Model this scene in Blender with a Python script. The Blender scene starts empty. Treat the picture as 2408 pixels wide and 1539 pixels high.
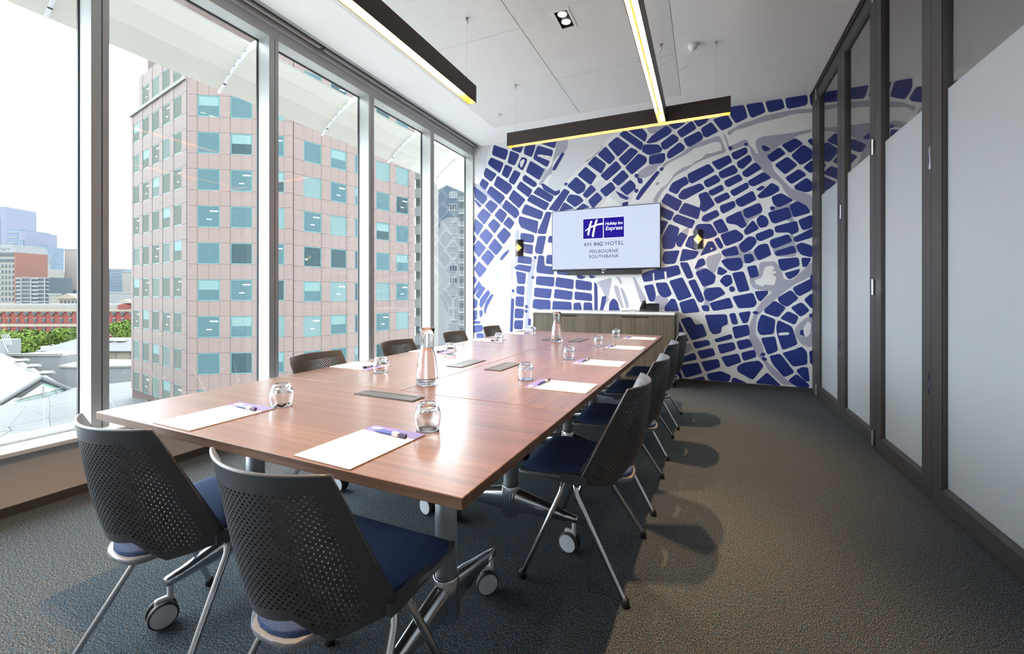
import bpy, bmesh, math, random
from mathutils import Vector, Matrix, geometry
random.seed(7)
S = bpy.context.scene
COL = S.collection

# ------------------------------------------------------------------ camera
F_PX, HY, YAW, HC = 1015.73, 690.32, 0.420749, 1.175
cam_d = bpy.data.cameras.new('camera')
cam = bpy.data.objects.new('camera', cam_d)
COL.objects.link(cam)
cam.location = (0, 0, HC)
cam.rotation_euler = (math.pi / 2, 0, YAW)
cam_d.sensor_width = 36.0
cam_d.lens = 36.0 * F_PX / 2408.0
cam_d.shift_y = -(769.5 - HY) / 2408.0
cam_d.clip_start = 0.02
cam_d.clip_end = 3000
S.camera = cam

# ------------------------------------------------------------------ world, exposure
w = bpy.data.worlds.new('overcast_sky')
S.world = w
w.use_nodes = True
bg = w.node_tree.nodes['Background']
bg.inputs[0].default_value = (0.82, 0.91, 1.0, 1)
bg.inputs[1].default_value = 14.5
S.view_settings.view_transform = 'Standard'
S.view_settings.look = 'None'
S.view_settings.exposure = 0.08
S.view_settings.gamma = 1.0
S.view_settings.use_curve_mapping = False
S.cycles.use_denoising = True
S.cycles.max_bounces = 10
S.cycles.diffuse_bounces = 5
S.cycles.glossy_bounces = 5
S.cycles.transmission_bounces = 10
S.cycles.transparent_max_bounces = 16
S.cycles.sample_clamp_indirect = 6.0
S.cycles.caustics_reflective = False
S.cycles.caustics_refractive = False
STRIP = 64.0      # radiance of the pendants' light strips
SPOT = 330.0      # watts of each ceiling spot

# ------------------------------------------------------------------ materials
def mat(name, col, rough=0.5, metal=0.0, spec=0.5, trans=0.0, ior=1.45, emit=None, es=0.0, coat=0.0):
    m = bpy.data.materials.new(name)
    m.use_nodes = True
    p = m.node_tree.nodes['Principled BSDF']
    p.inputs['Base Color'].default_value = (*col, 1)
    p.inputs['Roughness'].default_value = rough
    p.inputs['Metallic'].default_value = metal
    p.inputs['Specular IOR Level'].default_value = spec
    p.inputs['Transmission Weight'].default_value = trans
    p.inputs['IOR'].default_value = ior
    p.inputs['Coat Weight'].default_value = coat
    if emit:
        p.inputs['Emission Color'].default_value = (*emit, 1)
        p.inputs['Emission Strength'].default_value = es
    return m

class NT:
    """small wrapper for node building"""
    def __init__(s, m):
        s.t = m.node_tree
        s.p = s.t.nodes.get('Principled BSDF')
        s.out = s.t.nodes.get('Material Output')
    def n(s, typ, **kw):
        x = s.t.nodes.new(typ)
        for k, v in kw.items():
            if k.startswith('_'):
                x.inputs[k[1:].replace('_', ' ')].default_value = v
            else:
                setattr(x, k, v)
        return x
    def l(s, a, b):
        s.t.links.new(a, b)
    def ramp(s, src, stops):
        r = s.n('ShaderNodeValToRGB')
        e = r.color_ramp.elements
        while len(e) < len(stops):
            e.new(0.5)
        for i, (pos, c) in enumerate(stops):
            e[i].position = pos
            e[i].color = (*c, 1)
        s.l(src, r.inputs[0])
        return r.outputs[0]
    def coords(s, scale=(1, 1, 1), rot=(0, 0, 0), obj=True):
        tc = s.n('ShaderNodeTexCoord')
        mp = s.n('ShaderNodeMapping')
        mp.inputs['Scale'].default_value = scale
        mp.inputs['Rotation'].default_value = rot
        s.l(tc.outputs['Object' if obj else 'Generated'], mp.inputs[0])
        return mp.outputs[0]
    def bump(s, src, strength=0.3, dist=0.002):
        b = s.n('ShaderNodeBump')
        b.inputs['Strength'].default_value = strength
        b.inputs['Distance'].default_value = dist
        s.l(src, b.inputs['Height'])
        s.l(b.outputs[0], s.p.inputs['Normal'])

def noise_mat(name, c1, c2, scale, rough=0.6, stretch=(1, 1, 1), lo=0.35, hi=0.65, bump=0.0, bd=0.002, detail=3, spec=0.5, rot=(0, 0, 0)):
    m = mat(name, c1, rough, spec=spec)
    t = NT(m)
    nz = t.n('ShaderNodeTexNoise', _Scale=scale, _Detail=detail)
    t.l(t.coords(stretch, rot), nz.inputs['Vector'])
    t.l(t.ramp(nz.outputs[0], [(lo, c1), (hi, c2)]), t.p.inputs['Base Color'])
    if bump:
        t.bump(nz.outputs[0], bump, bd)
    return m

def wood_mat(name, axis, dark, mid, light, rough=0.33, fine=1.0, coat=0.0, spec=0.5):
    m = mat(name, mid, rough, coat=coat, spec=spec)
    t = NT(m)
    st = (70 * fine, 1.6, 70 * fine) if axis == 'y' else ((1.6, 70 * fine, 70 * fine) if axis == 'x' else (60 * fine, 60 * fine, 1.6))
    nz = t.n('ShaderNodeTexNoise', _Scale=1.0, _Detail=4.0, _Roughness=0.6)
    t.l(t.coords(st), nz.inputs['Vector'])
    st2 = (18, .5, 18) if axis == 'y' else ((.5, 18, 18) if axis == 'x' else (18, 18, .5))
    n2 = t.n('ShaderNodeTexNoise', _Scale=1.0, _Detail=2.0)
    t.l(t.coords(st2), n2.inputs['Vector'])
    mx = t.n('ShaderNodeMath', operation='ADD')
    mu = t.n('ShaderNodeMath', operation='MULTIPLY')
    mu.inputs[1].default_value = 0.6
    t.l(n2.outputs[0], mu.inputs[0])
    t.l(nz.outputs[0], mx.inputs[0])
    t.l(mu.outputs[0], mx.inputs[1])
    t.l(t.ramp(mx.outputs[0], [(0.52, dark), (0.8, mid), (1.0, light)]), t.p.inputs['Base Color'])
    t.p.inputs['Coat Roughness'].default_value = 0.22
    t.p.inputs['Coat IOR'].default_value = 1.65
    t.bump(nz.outputs[0], 0.03, 0.0005)
    return m

def pane_mat(name, tint=(1, 1, 1), ior=1.45, rough=0.0, extra=0.0):
    """thin sheet of glass: see-through, with a reflection that grows toward grazing"""
    m = bpy.data.materials.new(name)
    m.use_nodes = True
    t = NT(m)
    t.t.nodes.remove(t.p)
    tr = t.n('ShaderNodeBsdfTransparent')
    tr.inputs[0].default_value = (*tint, 1)
    gl = t.n('ShaderNodeBsdfGlossy')
    gl.inputs['Roughness'].default_value = rough
    lw = t.n('ShaderNodeLayerWeight'); lw.inputs[0].default_value = 0.5
    pw = t.n('ShaderNodeMath', operation='POWER'); pw.inputs[1].default_value = 4.0
    t.l(lw.outputs['Facing'], pw.inputs[0])
    f0 = ((ior - 1) / (ior + 1)) ** 2 + extra
    ad = t.n('ShaderNodeMath', operation='MULTIPLY_ADD', use_clamp=True)
    ad.inputs[1].default_value = 1 - f0; ad.inputs[2].default_value = f0
    t.l(pw.outputs[0], ad.inputs[0])
    mx = t.n('ShaderNodeMixShader')
    t.l(ad.outputs[0], mx.inputs[0])
    t.l(tr.outputs[0], mx.inputs[1])
    t.l(gl.outputs[0], mx.inputs[2])
    t.l(mx.outputs[0], t.out.inputs[0])
    return m

M = {}
M['white_paint'] = mat('white_paint', (0.88, 0.87, 0.85), 0.6, spec=0.3)
M['ceiling_paint'] = mat('ceiling_paint', (0.90, 0.89, 0.87), 0.7, spec=0.2)
M['dark_void'] = mat('dark_void', (0.03, 0.03, 0.03), 0.9)
M['beige_wall'] = mat('beige_wall', (0.53, 0.51, 0.495), 0.6, spec=0.3)
M['sill'] = mat('sill_laminate', (0.80, 0.80, 0.78), 0.35)
M['alu'] = mat('anodised_aluminium', (0.47, 0.48, 0.47), 0.42, metal=0.05)
M['gasket'] = mat('rubber_gasket', (0.02, 0.02, 0.022), 0.6)
M['window_glass'] = pane_mat('window_glass', (0.97, 0.985, 0.98), 1.4)
M['part_glass'] = pane_mat('partition_glass', (0.80, 0.80, 0.79), 1.6, extra=0.34)
M['bronze_frame'] = mat('dark_bronze_frame', (0.036, 0.032, 0.030), 0.42)
M['plinth'] = mat('charcoal_plinth', (0.045, 0.042, 0.042), 0.55)
M['steel'] = mat('brushed_steel', (0.62, 0.62, 0.61), 0.3, metal=1.0)
M['chrome'] = mat('chrome', (0.62, 0.62, 0.64), 0.1, metal=1.0)
M['polished_alu'] = mat('polished_aluminium', (0.66, 0.68, 0.71), 0.16, metal=1.0)
M['silver_paint'] = mat('silver_paint', (0.36, 0.38, 0.40), 0.4, metal=0.5)
M['black'] = mat('black_plastic', (0.012, 0.012, 0.014), 0.4)
M['black_matte'] = mat('black_matte', (0.018, 0.018, 0.02), 0.65)
M['wheel_grey'] = mat('pale_grey_plastic', (0.62, 0.64, 0.67), 0.45)
M['white_plastic'] = mat('white_plastic', (0.8, 0.8, 0.8), 0.4)
M['shell'] = mat('charcoal_shell_plastic', (0.052, 0.056, 0.064), 0.38, spec=0.6)
M['pan'] = mat('grey_seat_pan', (0.16, 0.165, 0.18), 0.4, spec=0.5)
M['gold'] = mat('gold_liner', (0.95, 0.52, 0.14), 0.45, metal=0.55)
M['bronze_out'] = mat('bronze_housing', (0.040, 0.030, 0.027), 0.45, metal=0.2)
M['strip'] = mat('warm_light_strip', (1, 0.8, 0.5), 0.5, emit=(1.0, 0.81, 0.55), es=STRIP)
M['spot_lens'] = mat('spot_lens', (1, 0.9, 0.7), 0.4, emit=(1.0, 0.82, 0.52), es=9.0)
M['paper'] = mat('paper', (0.82, 0.80, 0.77), 0.7, spec=0.2)
M['pad_cover'] = mat('blue_violet_print', (0.17, 0.17, 0.44), 0.5)
M['pen_blue'] = mat('pen_blue', (0.03, 0.05, 0.30), 0.3)
M['pen_navy'] = mat('pen_navy', (0.03, 0.025, 0.12), 0.35)
M['pen_grey'] = mat('pen_grey', (0.45, 0.45, 0.52), 0.35)
M['flap'] = mat('power_flap', (0.10, 0.105, 0.11), 0.32, metal=0.4)
M['glass'] = mat('clear_glass', (1, 1, 1), 0.0, trans=1.0, ior=1.46)
M['water'] = mat('water', (1, 1, 1), 0.0, trans=1.0, ior=1.33)
M['stone_top'] = mat('pale_stone_top', (0.78, 0.75, 0.70), 0.25)
M['tv_body'] = mat('tv_body', (0.015, 0.015, 0.017), 0.35)
M['screen'] = mat('lit_screen', (0.02, 0.02, 0.02), 0.4, spec=0.2, emit=(0.62, 0.70, 0.90), es=0.95)
M['screen_blue'] = mat('screen_blue', (0.002, 0.001, 0.01), 0.5, spec=0.1, emit=(0.012, 0.004, 0.30), es=1.0)
M['screen_white'] = mat('screen_white', (0.1, 0.1, 0.1), 0.3, emit=(0.93, 0.95, 1.0), es=1.0)
M['screen_ink'] = mat('screen_ink', (0.01, 0.01, 0.01), 0.5, spec=0.1, emit=(0.02, 0.021, 0.03), es=1.0)
M['yellow_lens'] = mat('sconce_lens', (0.9, 0.6, 0.1), 0.3, emit=(1.0, 0.60, 0.10), es=1.3)
M['gold_rim'] = mat('gold_rim', (0.95, 0.8, 0.45), 0.3, metal=0.7)
M['mural_white'] = mat('mural_white', (0.80, 0.80, 0.78), 0.42, spec=0.5)
M['mural_grey'] = mat('mural_grey', (0.38, 0.38, 0.45), 0.42, spec=0.6)
M['mural_pale'] = mat('mural_pale', (0.66, 0.67, 0.69), 0.42, spec=0.5)
M['mural_blue'] = mat('mural_blue', (0.016, 0.030, 0.185), 0.42, spec=0.55)
M['wood_y'] = wood_mat('walnut_laminate_along', 'y', (0.110, 0.050, 0.026), (0.165, 0.077, 0.040), (0.215, 0.106, 0.058), rough=0.34, coat=1.0, spec=0.8)
M['wood_x'] = wood_mat('walnut_laminate_across', 'x', (0.110, 0.050, 0.026), (0.165, 0.077, 0.040), (0.215, 0.106, 0.058), rough=0.34, coat=1.0, spec=0.8)
M['edge_y'] = wood_mat('walnut_edge_along', 'y', (0.10, 0.048, 0.030), (0.155, 0.078, 0.048), (0.22, 0.115, 0.072), 0.45)
M['edge_x'] = wood_mat('walnut_edge_across', 'x', (0.10, 0.048, 0.030), (0.155, 0.078, 0.048), (0.22, 0.115, 0.072), 0.45)
M['oak'] = wood_mat('smoked_oak_veneer', 'z', (0.066, 0.050, 0.032), (0.108, 0.083, 0.055), (0.15, 0.117, 0.080), 0.5)
M['fabric'] = noise_mat('navy_fabric', (0.024, 0.038, 0.090), (0.075, 0.120, 0.240), 420, 0.9, (1, 2.2, 1), 0.3, 0.7, 0.4, 0.001, spec=0.2)

# carpet: dark grey-blue loop pile with brown and pale flecks
def carpet():
    m = mat('loop_pile_carpet', (0.05, 0.055, 0.06), 0.95, spec=0.1)
    t = NT(m)
    co = t.coords((1.5, 1, 1))
    n1 = t.n('ShaderNodeTexNoise', _Scale=190.0, _Detail=3.0, _Roughness=0.65)
    n2 = t.n('ShaderNodeTexNoise', _Scale=55.0, _Detail=2.0)
    n3 = t.n('ShaderNodeTexNoise', _Scale=1.7, _Detail=2.0)
    vo = t.n('ShaderNodeTexVoronoi', _Scale=210.0)
    for x in (n1, n2, vo):
        t.l(co, x.inputs['Vector'])
    t.l(t.coords(), n3.inputs['Vector'])
    base = t.ramp(n1.outputs[0], [(0.36, (0.011, 0.013, 0.017)), (0.50, (0.054, 0.060, 0.069)), (0.64, (0.25, 0.25, 0.25))])
    tint = t.ramp(n2.outputs[0], [(0.35, (0.62, 0.90, 1.08)), (0.65, (1.0, 0.93, 0.84))])
    mx = t.n('ShaderNodeMix', data_type='RGBA', blend_type='MULTIPLY')
    mx.inputs[0].default_value = 1.0
    t.l(base, mx.inputs[6]); t.l(tint, mx.inputs[7])
    t.l(mx.outputs[2], t.p.inputs['Base Color'])
    ad = t.n('ShaderNodeMath', operation='ADD')
    t.l(n1.outputs[0], ad.inputs[0]); t.l(vo.outputs['Distance'], ad.inputs[1])
    t.bump(ad.outputs[0], 0.7, 0.004)
    return m
M['carpet'] = carpet()

# perforated acoustic board: a 12 mm grid of round holes
def perforated():
    m = mat('perforated_board', (0.90, 0.89, 0.87), 0.7, spec=0.2)
    t = NT(m)
    co = t.coords((1 / 0.0125, 1 / 0.0125, 0))
    fr = t.n('ShaderNodeVectorMath', operation='FRACTION')
    t.l(co, fr.inputs[0])
    sb = t.n('ShaderNodeVectorMath', operation='SUBTRACT')
    sb.inputs[1].default_value = (0.5, 0.5, 0)
    t.l(fr.outputs[0], sb.inputs[0])
    ln = t.n('ShaderNodeVectorMath', operation='LENGTH')
    t.l(sb.outputs[0], ln.inputs[0])
    t.l(t.ramp(ln.outputs['Value'], [(0.20, (0.16, 0.155, 0.15)), (0.26, (0.92, 0.91, 0.89))]), t.p.inputs['Base Color'])
    return m
M['perforated'] = perforated()

# frosted film: scatters light from both sides
def film():
    m = bpy.data.materials.new('frosted_film')
    m.use_nodes = True
    t = NT(m)
    t.t.nodes.remove(t.p)
    d = t.n('ShaderNodeBsdfDiffuse'); d.inputs[0].default_value = (0.43, 0.445, 0.455, 1)
    tl = t.n('ShaderNodeBsdfTranslucent'); tl.inputs[0].default_value = (0.55, 0.57, 0.58, 1)
    g = t.n('ShaderNodeBsdfGlossy'); g.inputs[0].default_value = (1, 1, 1, 1); g.inputs['Roughness'].default_value = 0.38
    m1 = t.n('ShaderNodeMixShader'); m1.inputs[0].default_value = 0.35
    t.l(d.outputs[0], m1.inputs[1]); t.l(tl.outputs[0], m1.inputs[2])
    fr = t.n('ShaderNodeFresnel'); fr.inputs[0].default_value = 1.4
    m2 = t.n('ShaderNodeMixShader')
    t.l(fr.outputs[0], m2.inputs[0]); t.l(m1.outputs[0], m2.inputs[1]); t.l(g.outputs[0], m2.inputs[2])
    t.l(m2.outputs[0], t.out.inputs[0])
    return m
M['film'] = film()

# outdoors
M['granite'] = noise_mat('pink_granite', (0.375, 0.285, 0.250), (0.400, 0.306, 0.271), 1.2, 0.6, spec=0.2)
M['granite_l'] = noise_mat('pink_granite_left', (0.33, 0.262, 0.232), (0.365, 0.288, 0.256), .8, 0.6, spec=0.2)  # slightly darker, greyer granite for the tower's left face
M['joint'] = mat('facade_joint', (0.22, 0.165, 0.145), 0.8)
M['teal_frame'] = mat('teal_frame', (0.23, 0.40, 0.40), 0.4)
M['pane_teal'] = mat('office_pane', (0.13, 0.225, 0.24), 0.55, spec=0.12)
M['pane_pale'] = mat('office_pane_blind', (0.25, 0.36, 0.35), 0.55, spec=0.12)
M['pane_dark'] = mat('office_pane_dark', (0.075, 0.12, 0.125), 0.55, spec=0.12)
M['pane_grey'] = mat('office_pane_grey', (0.21, 0.235, 0.205), 1.0, spec=0.12)
M['pane_sage'] = mat('office_pane_sage', (0.25, 0.30, 0.27), 1.0, spec=0.03)
M['blind'] = mat('window_blind', (0.28, 0.42, 0.40), 0.6)
M['office_lamp'] = mat('office_lamp', (0.9, 0.9, 0.8), 0.5, emit=(1, 0.97, 0.86), es=0.9)
M['awning'] = mat('awning_board', (0.74, 0.715, 0.64), 0.6, spec=0.2)
M['white_steel'] = mat('white_steel', (0.62, 0.62, 0.62), 0.5)
M['brick_red'] = noise_mat('red_brick_far', (0.30, 0.085, 0.070), (0.36, 0.115, 0.095), 1.5, 0.8, spec=0.1)
M['cream'] = mat('cream_render', (0.46, 0.40, 0.31), 0.8, spec=0.1)
M['far_glass'] = mat('far_glass', (0.12, 0.14, 0.155), 0.3)
M['haze_blue'] = noise_mat('haze_blue_tower', (0.22, 0.28, 0.35), (0.27, 0.34, 0.41), 0.25, 0.7, (1, 1, 3), spec=0.1)  # haze tones: the veil of distance is put into these pale colours
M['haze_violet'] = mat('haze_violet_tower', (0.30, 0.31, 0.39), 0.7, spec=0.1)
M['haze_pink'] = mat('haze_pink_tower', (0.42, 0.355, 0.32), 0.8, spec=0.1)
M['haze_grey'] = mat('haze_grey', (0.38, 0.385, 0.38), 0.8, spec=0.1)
M['stone_pale'] = mat('pale_concrete', (0.43, 0.41, 0.37), 0.8, spec=0.1)
M['band_beige'] = mat('beige_band', (0.36, 0.345, 0.30), 0.8, spec=0.1)
M['brick_brown'] = mat('brown_brick_far', (0.33, 0.17, 0.14), 0.8, spec=0.1)
M['slate'] = mat('slate_cladding', (0.165, 0.205, 0.235), 0.6, spec=0.2)
M['apt_grey'] = mat('apartment_grey', (0.37, 0.37, 0.365), 0.8, spec=0.1)
M['metal_roof'] = noise_mat('ribbed_metal_roof', (0.15, 0.162, 0.175), (0.205, 0.218, 0.228), 9.0, 0.4, (1, .05, .05))
M['white_roof'] = mat('white_faceted_roof', (0.235, 0.232, 0.222), 0.6, spec=0.2)
M['roof_joint'] = mat('roof_joint', (0.10, 0.097, 0.09), 0.8)
M['tree'] = noise_mat('plane_tree_foliage', (0.10, 0.17, 0.025), (0.24, 0.34, 0.08), 1.1, 0.9, spec=0.1)
M['trunk'] = mat('trunk', (0.14, 0.11, 0.085), 0.9)
M['asphalt'] = noise_mat('pale_street', (0.30, 0.295, 0.285), (0.34, 0.335, 0.32), 0.2, 0.9)

OUT = 0.225        # overall reflectance of the surfaces outdoors
for k in ('granite granite_l joint teal_frame pane_teal pane_pale pane_dark pane_grey pane_sage blind white_steel brick_red cream far_glass haze_blue haze_violet haze_pink haze_grey stone_pale '
          'band_beige brick_brown slate apt_grey metal_roof roof_joint tree white_roof').split():
    for nd in M[k].node_tree.nodes:
        if nd.type == 'BSDF_PRINCIPLED':
            nd.inputs['Specular IOR Level'].default_value = 0.03
            c = nd.inputs['Base Color'].default_value
            nd.inputs['Base Color'].default_value = (c[0] * OUT, c[1] * OUT, c[2] * OUT, 1)
        elif nd.type == 'VALTORGB':
            for e in nd.color_ramp.elements:
                e.color = (e.color[0] * OUT, e.color[1] * OUT, e.color[2] * OUT, 1)

# ------------------------------------------------------------------ mesh helpers
class MB:
    def __init__(s):
        s.v = []; s.f = []; s.mi = []
        s.sm = []
    def add(s, vs, fs, mi=0, smooth=False):
        o = len(s.v)
        s.v += [tuple(x) for x in vs]
        for f in fs:
            s.f.append([i + o for i in f]); s.mi.append(mi); s.sm.append(smooth)
        return s
    def box(s, x0, x1, y0, y1, z0, z1, mi=0):
        if x0 > x1: x0, x1 = x1, x0
        if y0 > y1: y0, y1 = y1, y0
        if z0 > z1: z0, z1 = z1, z0
        vs = [(x0, y0, z0), (x1, y0, z0), (x1, y1, z0), (x0, y1, z0), (x0, y0, z1), (x1, y0, z1), (x1, y1, z1), (x0, y1, z1)]
        return s.add(vs, [(3, 2, 1, 0), (4, 5, 6, 7), (0, 1, 5, 4), (1, 2, 6, 5), (2, 3, 7, 6), (3, 0, 4, 7)], mi)
    def bevbox(s, x0, x1, y0, y1, z0, z1, b=0.004, mi=0):
        """box with chamfered edges"""
        vs = []
        for (z, i) in ((z0, b), (z0 + b, 0), (z1 - b, 0), (z1, b)):
            e = 0 if i == 0 else i
            c = b if i == 0 else b * 1.6
            X0, X1, Y0, Y1 = x0 + e, x1 - e, y0 + e, y1 - e
            vs += [(X0 + c, Y0, z), (X1 - c, Y0, z), (X1, Y0 + c, z), (X1, Y1 - c, z), (X1 - c, Y1, z), (X0 + c, Y1, z), (X0, Y1 - c, z), (X0, Y0 + c, z)]
        fs = [tuple(range(7, -1, -1)), tuple(range(24, 32))]
        for r in range(3):
            for k in range(8):
                a = r * 8 + k; c2 = r * 8 + (k + 1) % 8
                fs.append((a, c2, c2 + 8, a + 8))
        return s.add(vs, fs, mi)
    def tube(s, path, r, n=10, mi=0, cap=True, smooth=True):
        """round bar through PATH; r may be a list"""
        P = [Vector(p) for p in path]
        rs = r if isinstance(r, (list, tuple)) else [r] * len(P)
        vs = []; fs = []
        up = Vector((0, 0, 1))
        d0 = (P[1] - P[0]).normalized()
        if abs(d0.dot(up)) > 0.95: up = Vector((1, 0, 0))
        a = d0.cross(up).normalized()
        for i, p in enumerate(P):
            if i == 0: d = (P[1] - P[0])
            elif i == len(P) - 1: d = (P[-1] - P[-2])
            else: d = (P[i + 1] - p).normalized() + (p - P[i - 1]).normalized()
            d = d.normalized()
            a = (a - d * a.dot(d)).normalized()
            b = d.cross(a)
            for k in range(n):
                an = 2 * math.pi * k / n
                vs.append(p + (a * math.cos(an) + b * math.sin(an)) * rs[i])
        for i in range(len(P) - 1):
            for k in range(n):
                k2 = (k + 1) % n
                fs.append((i * n + k, i * n + k2, (i + 1) * n + k2, (i + 1) * n + k))
        s.add(vs, fs, mi, smooth)
        if cap:
            o = len(s.v)
            s.add(vs[:n], [tuple(range(n - 1, -1, -1))], mi)
            s.add(vs[-n:], [tuple(range(n))], mi)
        return s
    def lathe(s, prof, n=32, cx=0, cy=0, mi=0, close=False, smooth=True):
        """revolve (r, z) profile about the vertical through cx, cy"""
        vs = []; fs = []
        ring = []
        for r, z in prof:
            if r < 1e-6:
                ring.append([len(vs)]); vs.append((cx, cy, z))
            else:
                ring.append(list(range(len(vs), len(vs) + n)))
                vs += [(cx + r * math.cos(2 * math.pi * k / n), cy + r * math.sin(2 * math.pi * k / n), z) for k in range(n)]
        R = list(zip(ring[:-1], ring[1:]))
        if close: R.append((ring[-1], ring[0]))
        for a, b in R:
            for k in range(n):
                k2 = (k + 1) % n
                if len(a) == 1 and len(b) == 1: continue
                if len(a) == 1: fs.append((a[0], b[k2], b[k]))
                elif len(b) == 1: fs.append((a[k], a[k2], b[0]))
                else: fs.append((a[k], a[k2], b[k2], b[k]))
        return s.add(vs, fs, mi, smooth)
    def prism(s, poly, axis, lo, hi, mi=0, smooth=False):
        """extrude a 2-D outline; axis 'x': poly in (y,z); 'y': (x,z); 'z': (x,y)"""
        def P(a, b, h):
            return (h, a, b) if axis == 'x' else ((a, h, b) if axis == 'y' else (a, b, h))
        n = len(poly)
        vs = [P(a, b, lo) for a, b in poly] + [P(a, b, hi) for a, b in poly]
        fs = [(i, (i + 1) % n, n + (i + 1) % n, n + i) for i in range(n)]
        tri = geometry.tessellate_polygon([[Vector((a, b, 0)) for a, b in poly]])
        fs += [tuple(t) for t in tri] + [tuple(n + i for i in reversed(t)) for t in tri]
        return s.add(vs, fs, mi, smooth)
    def mesh(s, name, mats):
        me = bpy.data.meshes.new(name)
        me.from_pydata(s.v, [], s.f)
        for m in (mats if isinstance(mats, (list, tuple)) else [mats]):
            me.materials.append(M[m] if isinstance(m, str) else m)
        me.polygons.foreach_set('material_index', s.mi)
        me.polygons.foreach_set('use_smooth', s.sm)
        bm = bmesh.new(); bm.from_mesh(me)
        bmesh.ops.recalc_face_normals(bm, faces=bm.faces)
        bm.to_mesh(me); bm.free()
        me.update()
        return me
    def build(s, name, mats, parent=None, loc=None, rz=None):
        return put(name, s.mesh(name, mats), parent, loc, rz)

def put(name, me, parent=None, loc=None, rz=None):
    o = bpy.data.objects.new(name, me)
    COL.objects.link(o)
    if parent is not None: o.parent = parent
    if loc is not None: o.location = loc
    if rz is not None: o.rotation_euler = (0, 0, rz)
    return o

def tag(o, label, cat, group=None):
    o['label'] = label; o['category'] = cat
    if group: o['group'] = group
    return o

def thing(name, label, cat, loc=(0, 0, 0), rz=0.0, group=None):
    o = put(name, None, None, loc, rz)
    o.empty_display_size = 0.1
    return tag(o, label, cat, group)

def struct(o):
    o['kind'] = 'structure'
    return o

def dup(root, loc, rz, label, group=None):
    def cp(o, par):
        c = o.copy(); COL.objects.link(c)
        c.parent = par
        for ch in list(o.children): cp(ch, c)
        return c
    r = cp(root, None)
    r.location = loc; r.rotation_euler = (0, 0, rz); r['label'] = label
    if group: r['group'] = group
    return r

def text_mesh(name, body, size, mi_mat, bold=0.0, shear=0.0, extrude=0.0004, spacing=1.0):
    cu = bpy.data.curves.new(name, 'FONT')
    cu.body = body; cu.size = size; cu.align_x = 'CENTER'; cu.align_y = 'CENTER'
    cu.offset = bold; cu.shear = shear; cu.extrude = extrude; cu.space_character = spacing
    ob = bpy.data.objects.new(name, cu)
    COL.objects.link(ob)
    dg = bpy.context.evaluated_depsgraph_get()
    me = bpy.data.meshes.new_from_object(ob.evaluated_get(dg))
    bpy.data.objects.remove(ob)
    me.name = name
    me.materials.clear(); me.materials.append(M[mi_mat])
    return me

def plate(mb, x0, x1, y0, y1, z0, z1, holes=(), mi=0):
    """flat slab with rectangular openings (x0,x1,y0,y1)"""
    xs = sorted({x0, x1, *[h[0] for h in holes], *[h[1] for h in holes]})
    ys = sorted({y0, y1, *[h[2] for h in holes], *[h[3] for h in holes]})
    for a, b in zip(xs[:-1], xs[1:]):
        for c, d in zip(ys[:-1], ys[1:]):
            mx, my = (a + b) / 2, (c + d) / 2
            if any(h[0] < mx < h[1] and h[2] < my < h[3] for h in holes): continue
            mb.box(a, b, c, d, z0, z1, mi)
    return mb

CX, CY = -math.sin(YAW), math.cos(YAW)      # view axis on the floor
RX, RY = math.cos(YAW), math.sin(YAW)
def far(px, t, z=0.0):
    """a place outdoors: bearing as sighted from the room, T metres out along the view axis"""
    u = (px - 1204.0) / F_PX * t
    return Vector((CX * t + RX * u, CY * t + RY * u, z))
def zfar(py, t):
    return HC + (HY - py) / F_PX * t

# ================================================================== the room
YB, XG, XF, XGL, YN, ZC = 6.153, 1.163, -3.435, -3.585, -1.6, 3.55
struct(MB().box(-3.75, 3.1, YN - .1, YB + .2, -.12, 0).build('floor', 'carpet'))
struct(MB().box(-3.605, 3.1, YB, YB + .2, 0, 3.8).build('wall_back', 'white_paint'))
struct(MB().box(-3.605, 3.1, YN - .15, YN, 0, 3.8).build('wall_front', 'white_paint'))
struct(MB().box(-3.75, -3.35, YN, YB, 0, .315).build('wall_left', 'beige_wall'))
struct(MB().box(3.0, 3.15, YN, YB, 0, 3.8).build('wall_right', 'beige_wall'))
struct(MB().box(-3.351, -3.339, YN, YB, 0, .05).build('baseboard_left', 'plinth'))
struct(MB().box(-3.35, XG, YB - .012, YB, 0, .045).build('baseboard_back', 'plinth'))
sill = struct(MB().bevbox(-3.51, -3.32, YN, YB, .315, .34, .003).build('trim_1', 'sill'))

# ceiling: plain border, perforated boards in two staggered columns, dark plenum above
FX0, FXM, FX1, FY0, FY1 = -2.757, -1.508, -.265, -1.44, 5.56
DL = [(-1.171, -1.059, 3.478, 3.722), (-1.171, -1.059, .978, 1.222)]
ceil = MB()
plate(ceil, -3.295, 3.0, YN, YB, ZC, ZC + .02, [(FX0, FX1, FY0, FY1)])
ceil = struct(ceil.build('ceiling', 'ceiling_paint'))
pl = MB(); plate(pl, -3.295, 3.0, YN, YB, ZC + .021, ZC + .05, DL); pl.build('plenum', 'dark_void', ceil)
cols = [(FX0, FXM, [5.56, 3.56, 1.56, -.44, FY0]), (FXM, FX1, [5.56, 4.565, 2.565, .565, FY0])]
for x0, x1, ys in cols:
    for a, b in zip(ys[:-1], ys[1:]):
        m = MB()
        hs = [h for h in DL if x0 < h[0] < x1 and b < h[2] < a]
        plate(m, x0 + .004, x1 - .004, b + .002, a - .002, ZC, ZC + .018, hs)
        m.build('acoustic_panel', 'perforated', ceil)
MB().box(-3.338, -3.295, YN, YB, ZC - .001, ZC + .03).build('edge_trim', 'alu', ceil)
MB().box(-3.75, -3.0, YN, YB, 3.76, 3.8).box(-3.30, -3.28, YN, YB, 3.58, 3.76).build('blind_recess', 'dark_void', ceil)
MB().box(-3.75, 3.15, YN - .15, YB + .2, 3.8, 4.0).build('roof_slab', 'white_paint', ceil)

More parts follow.
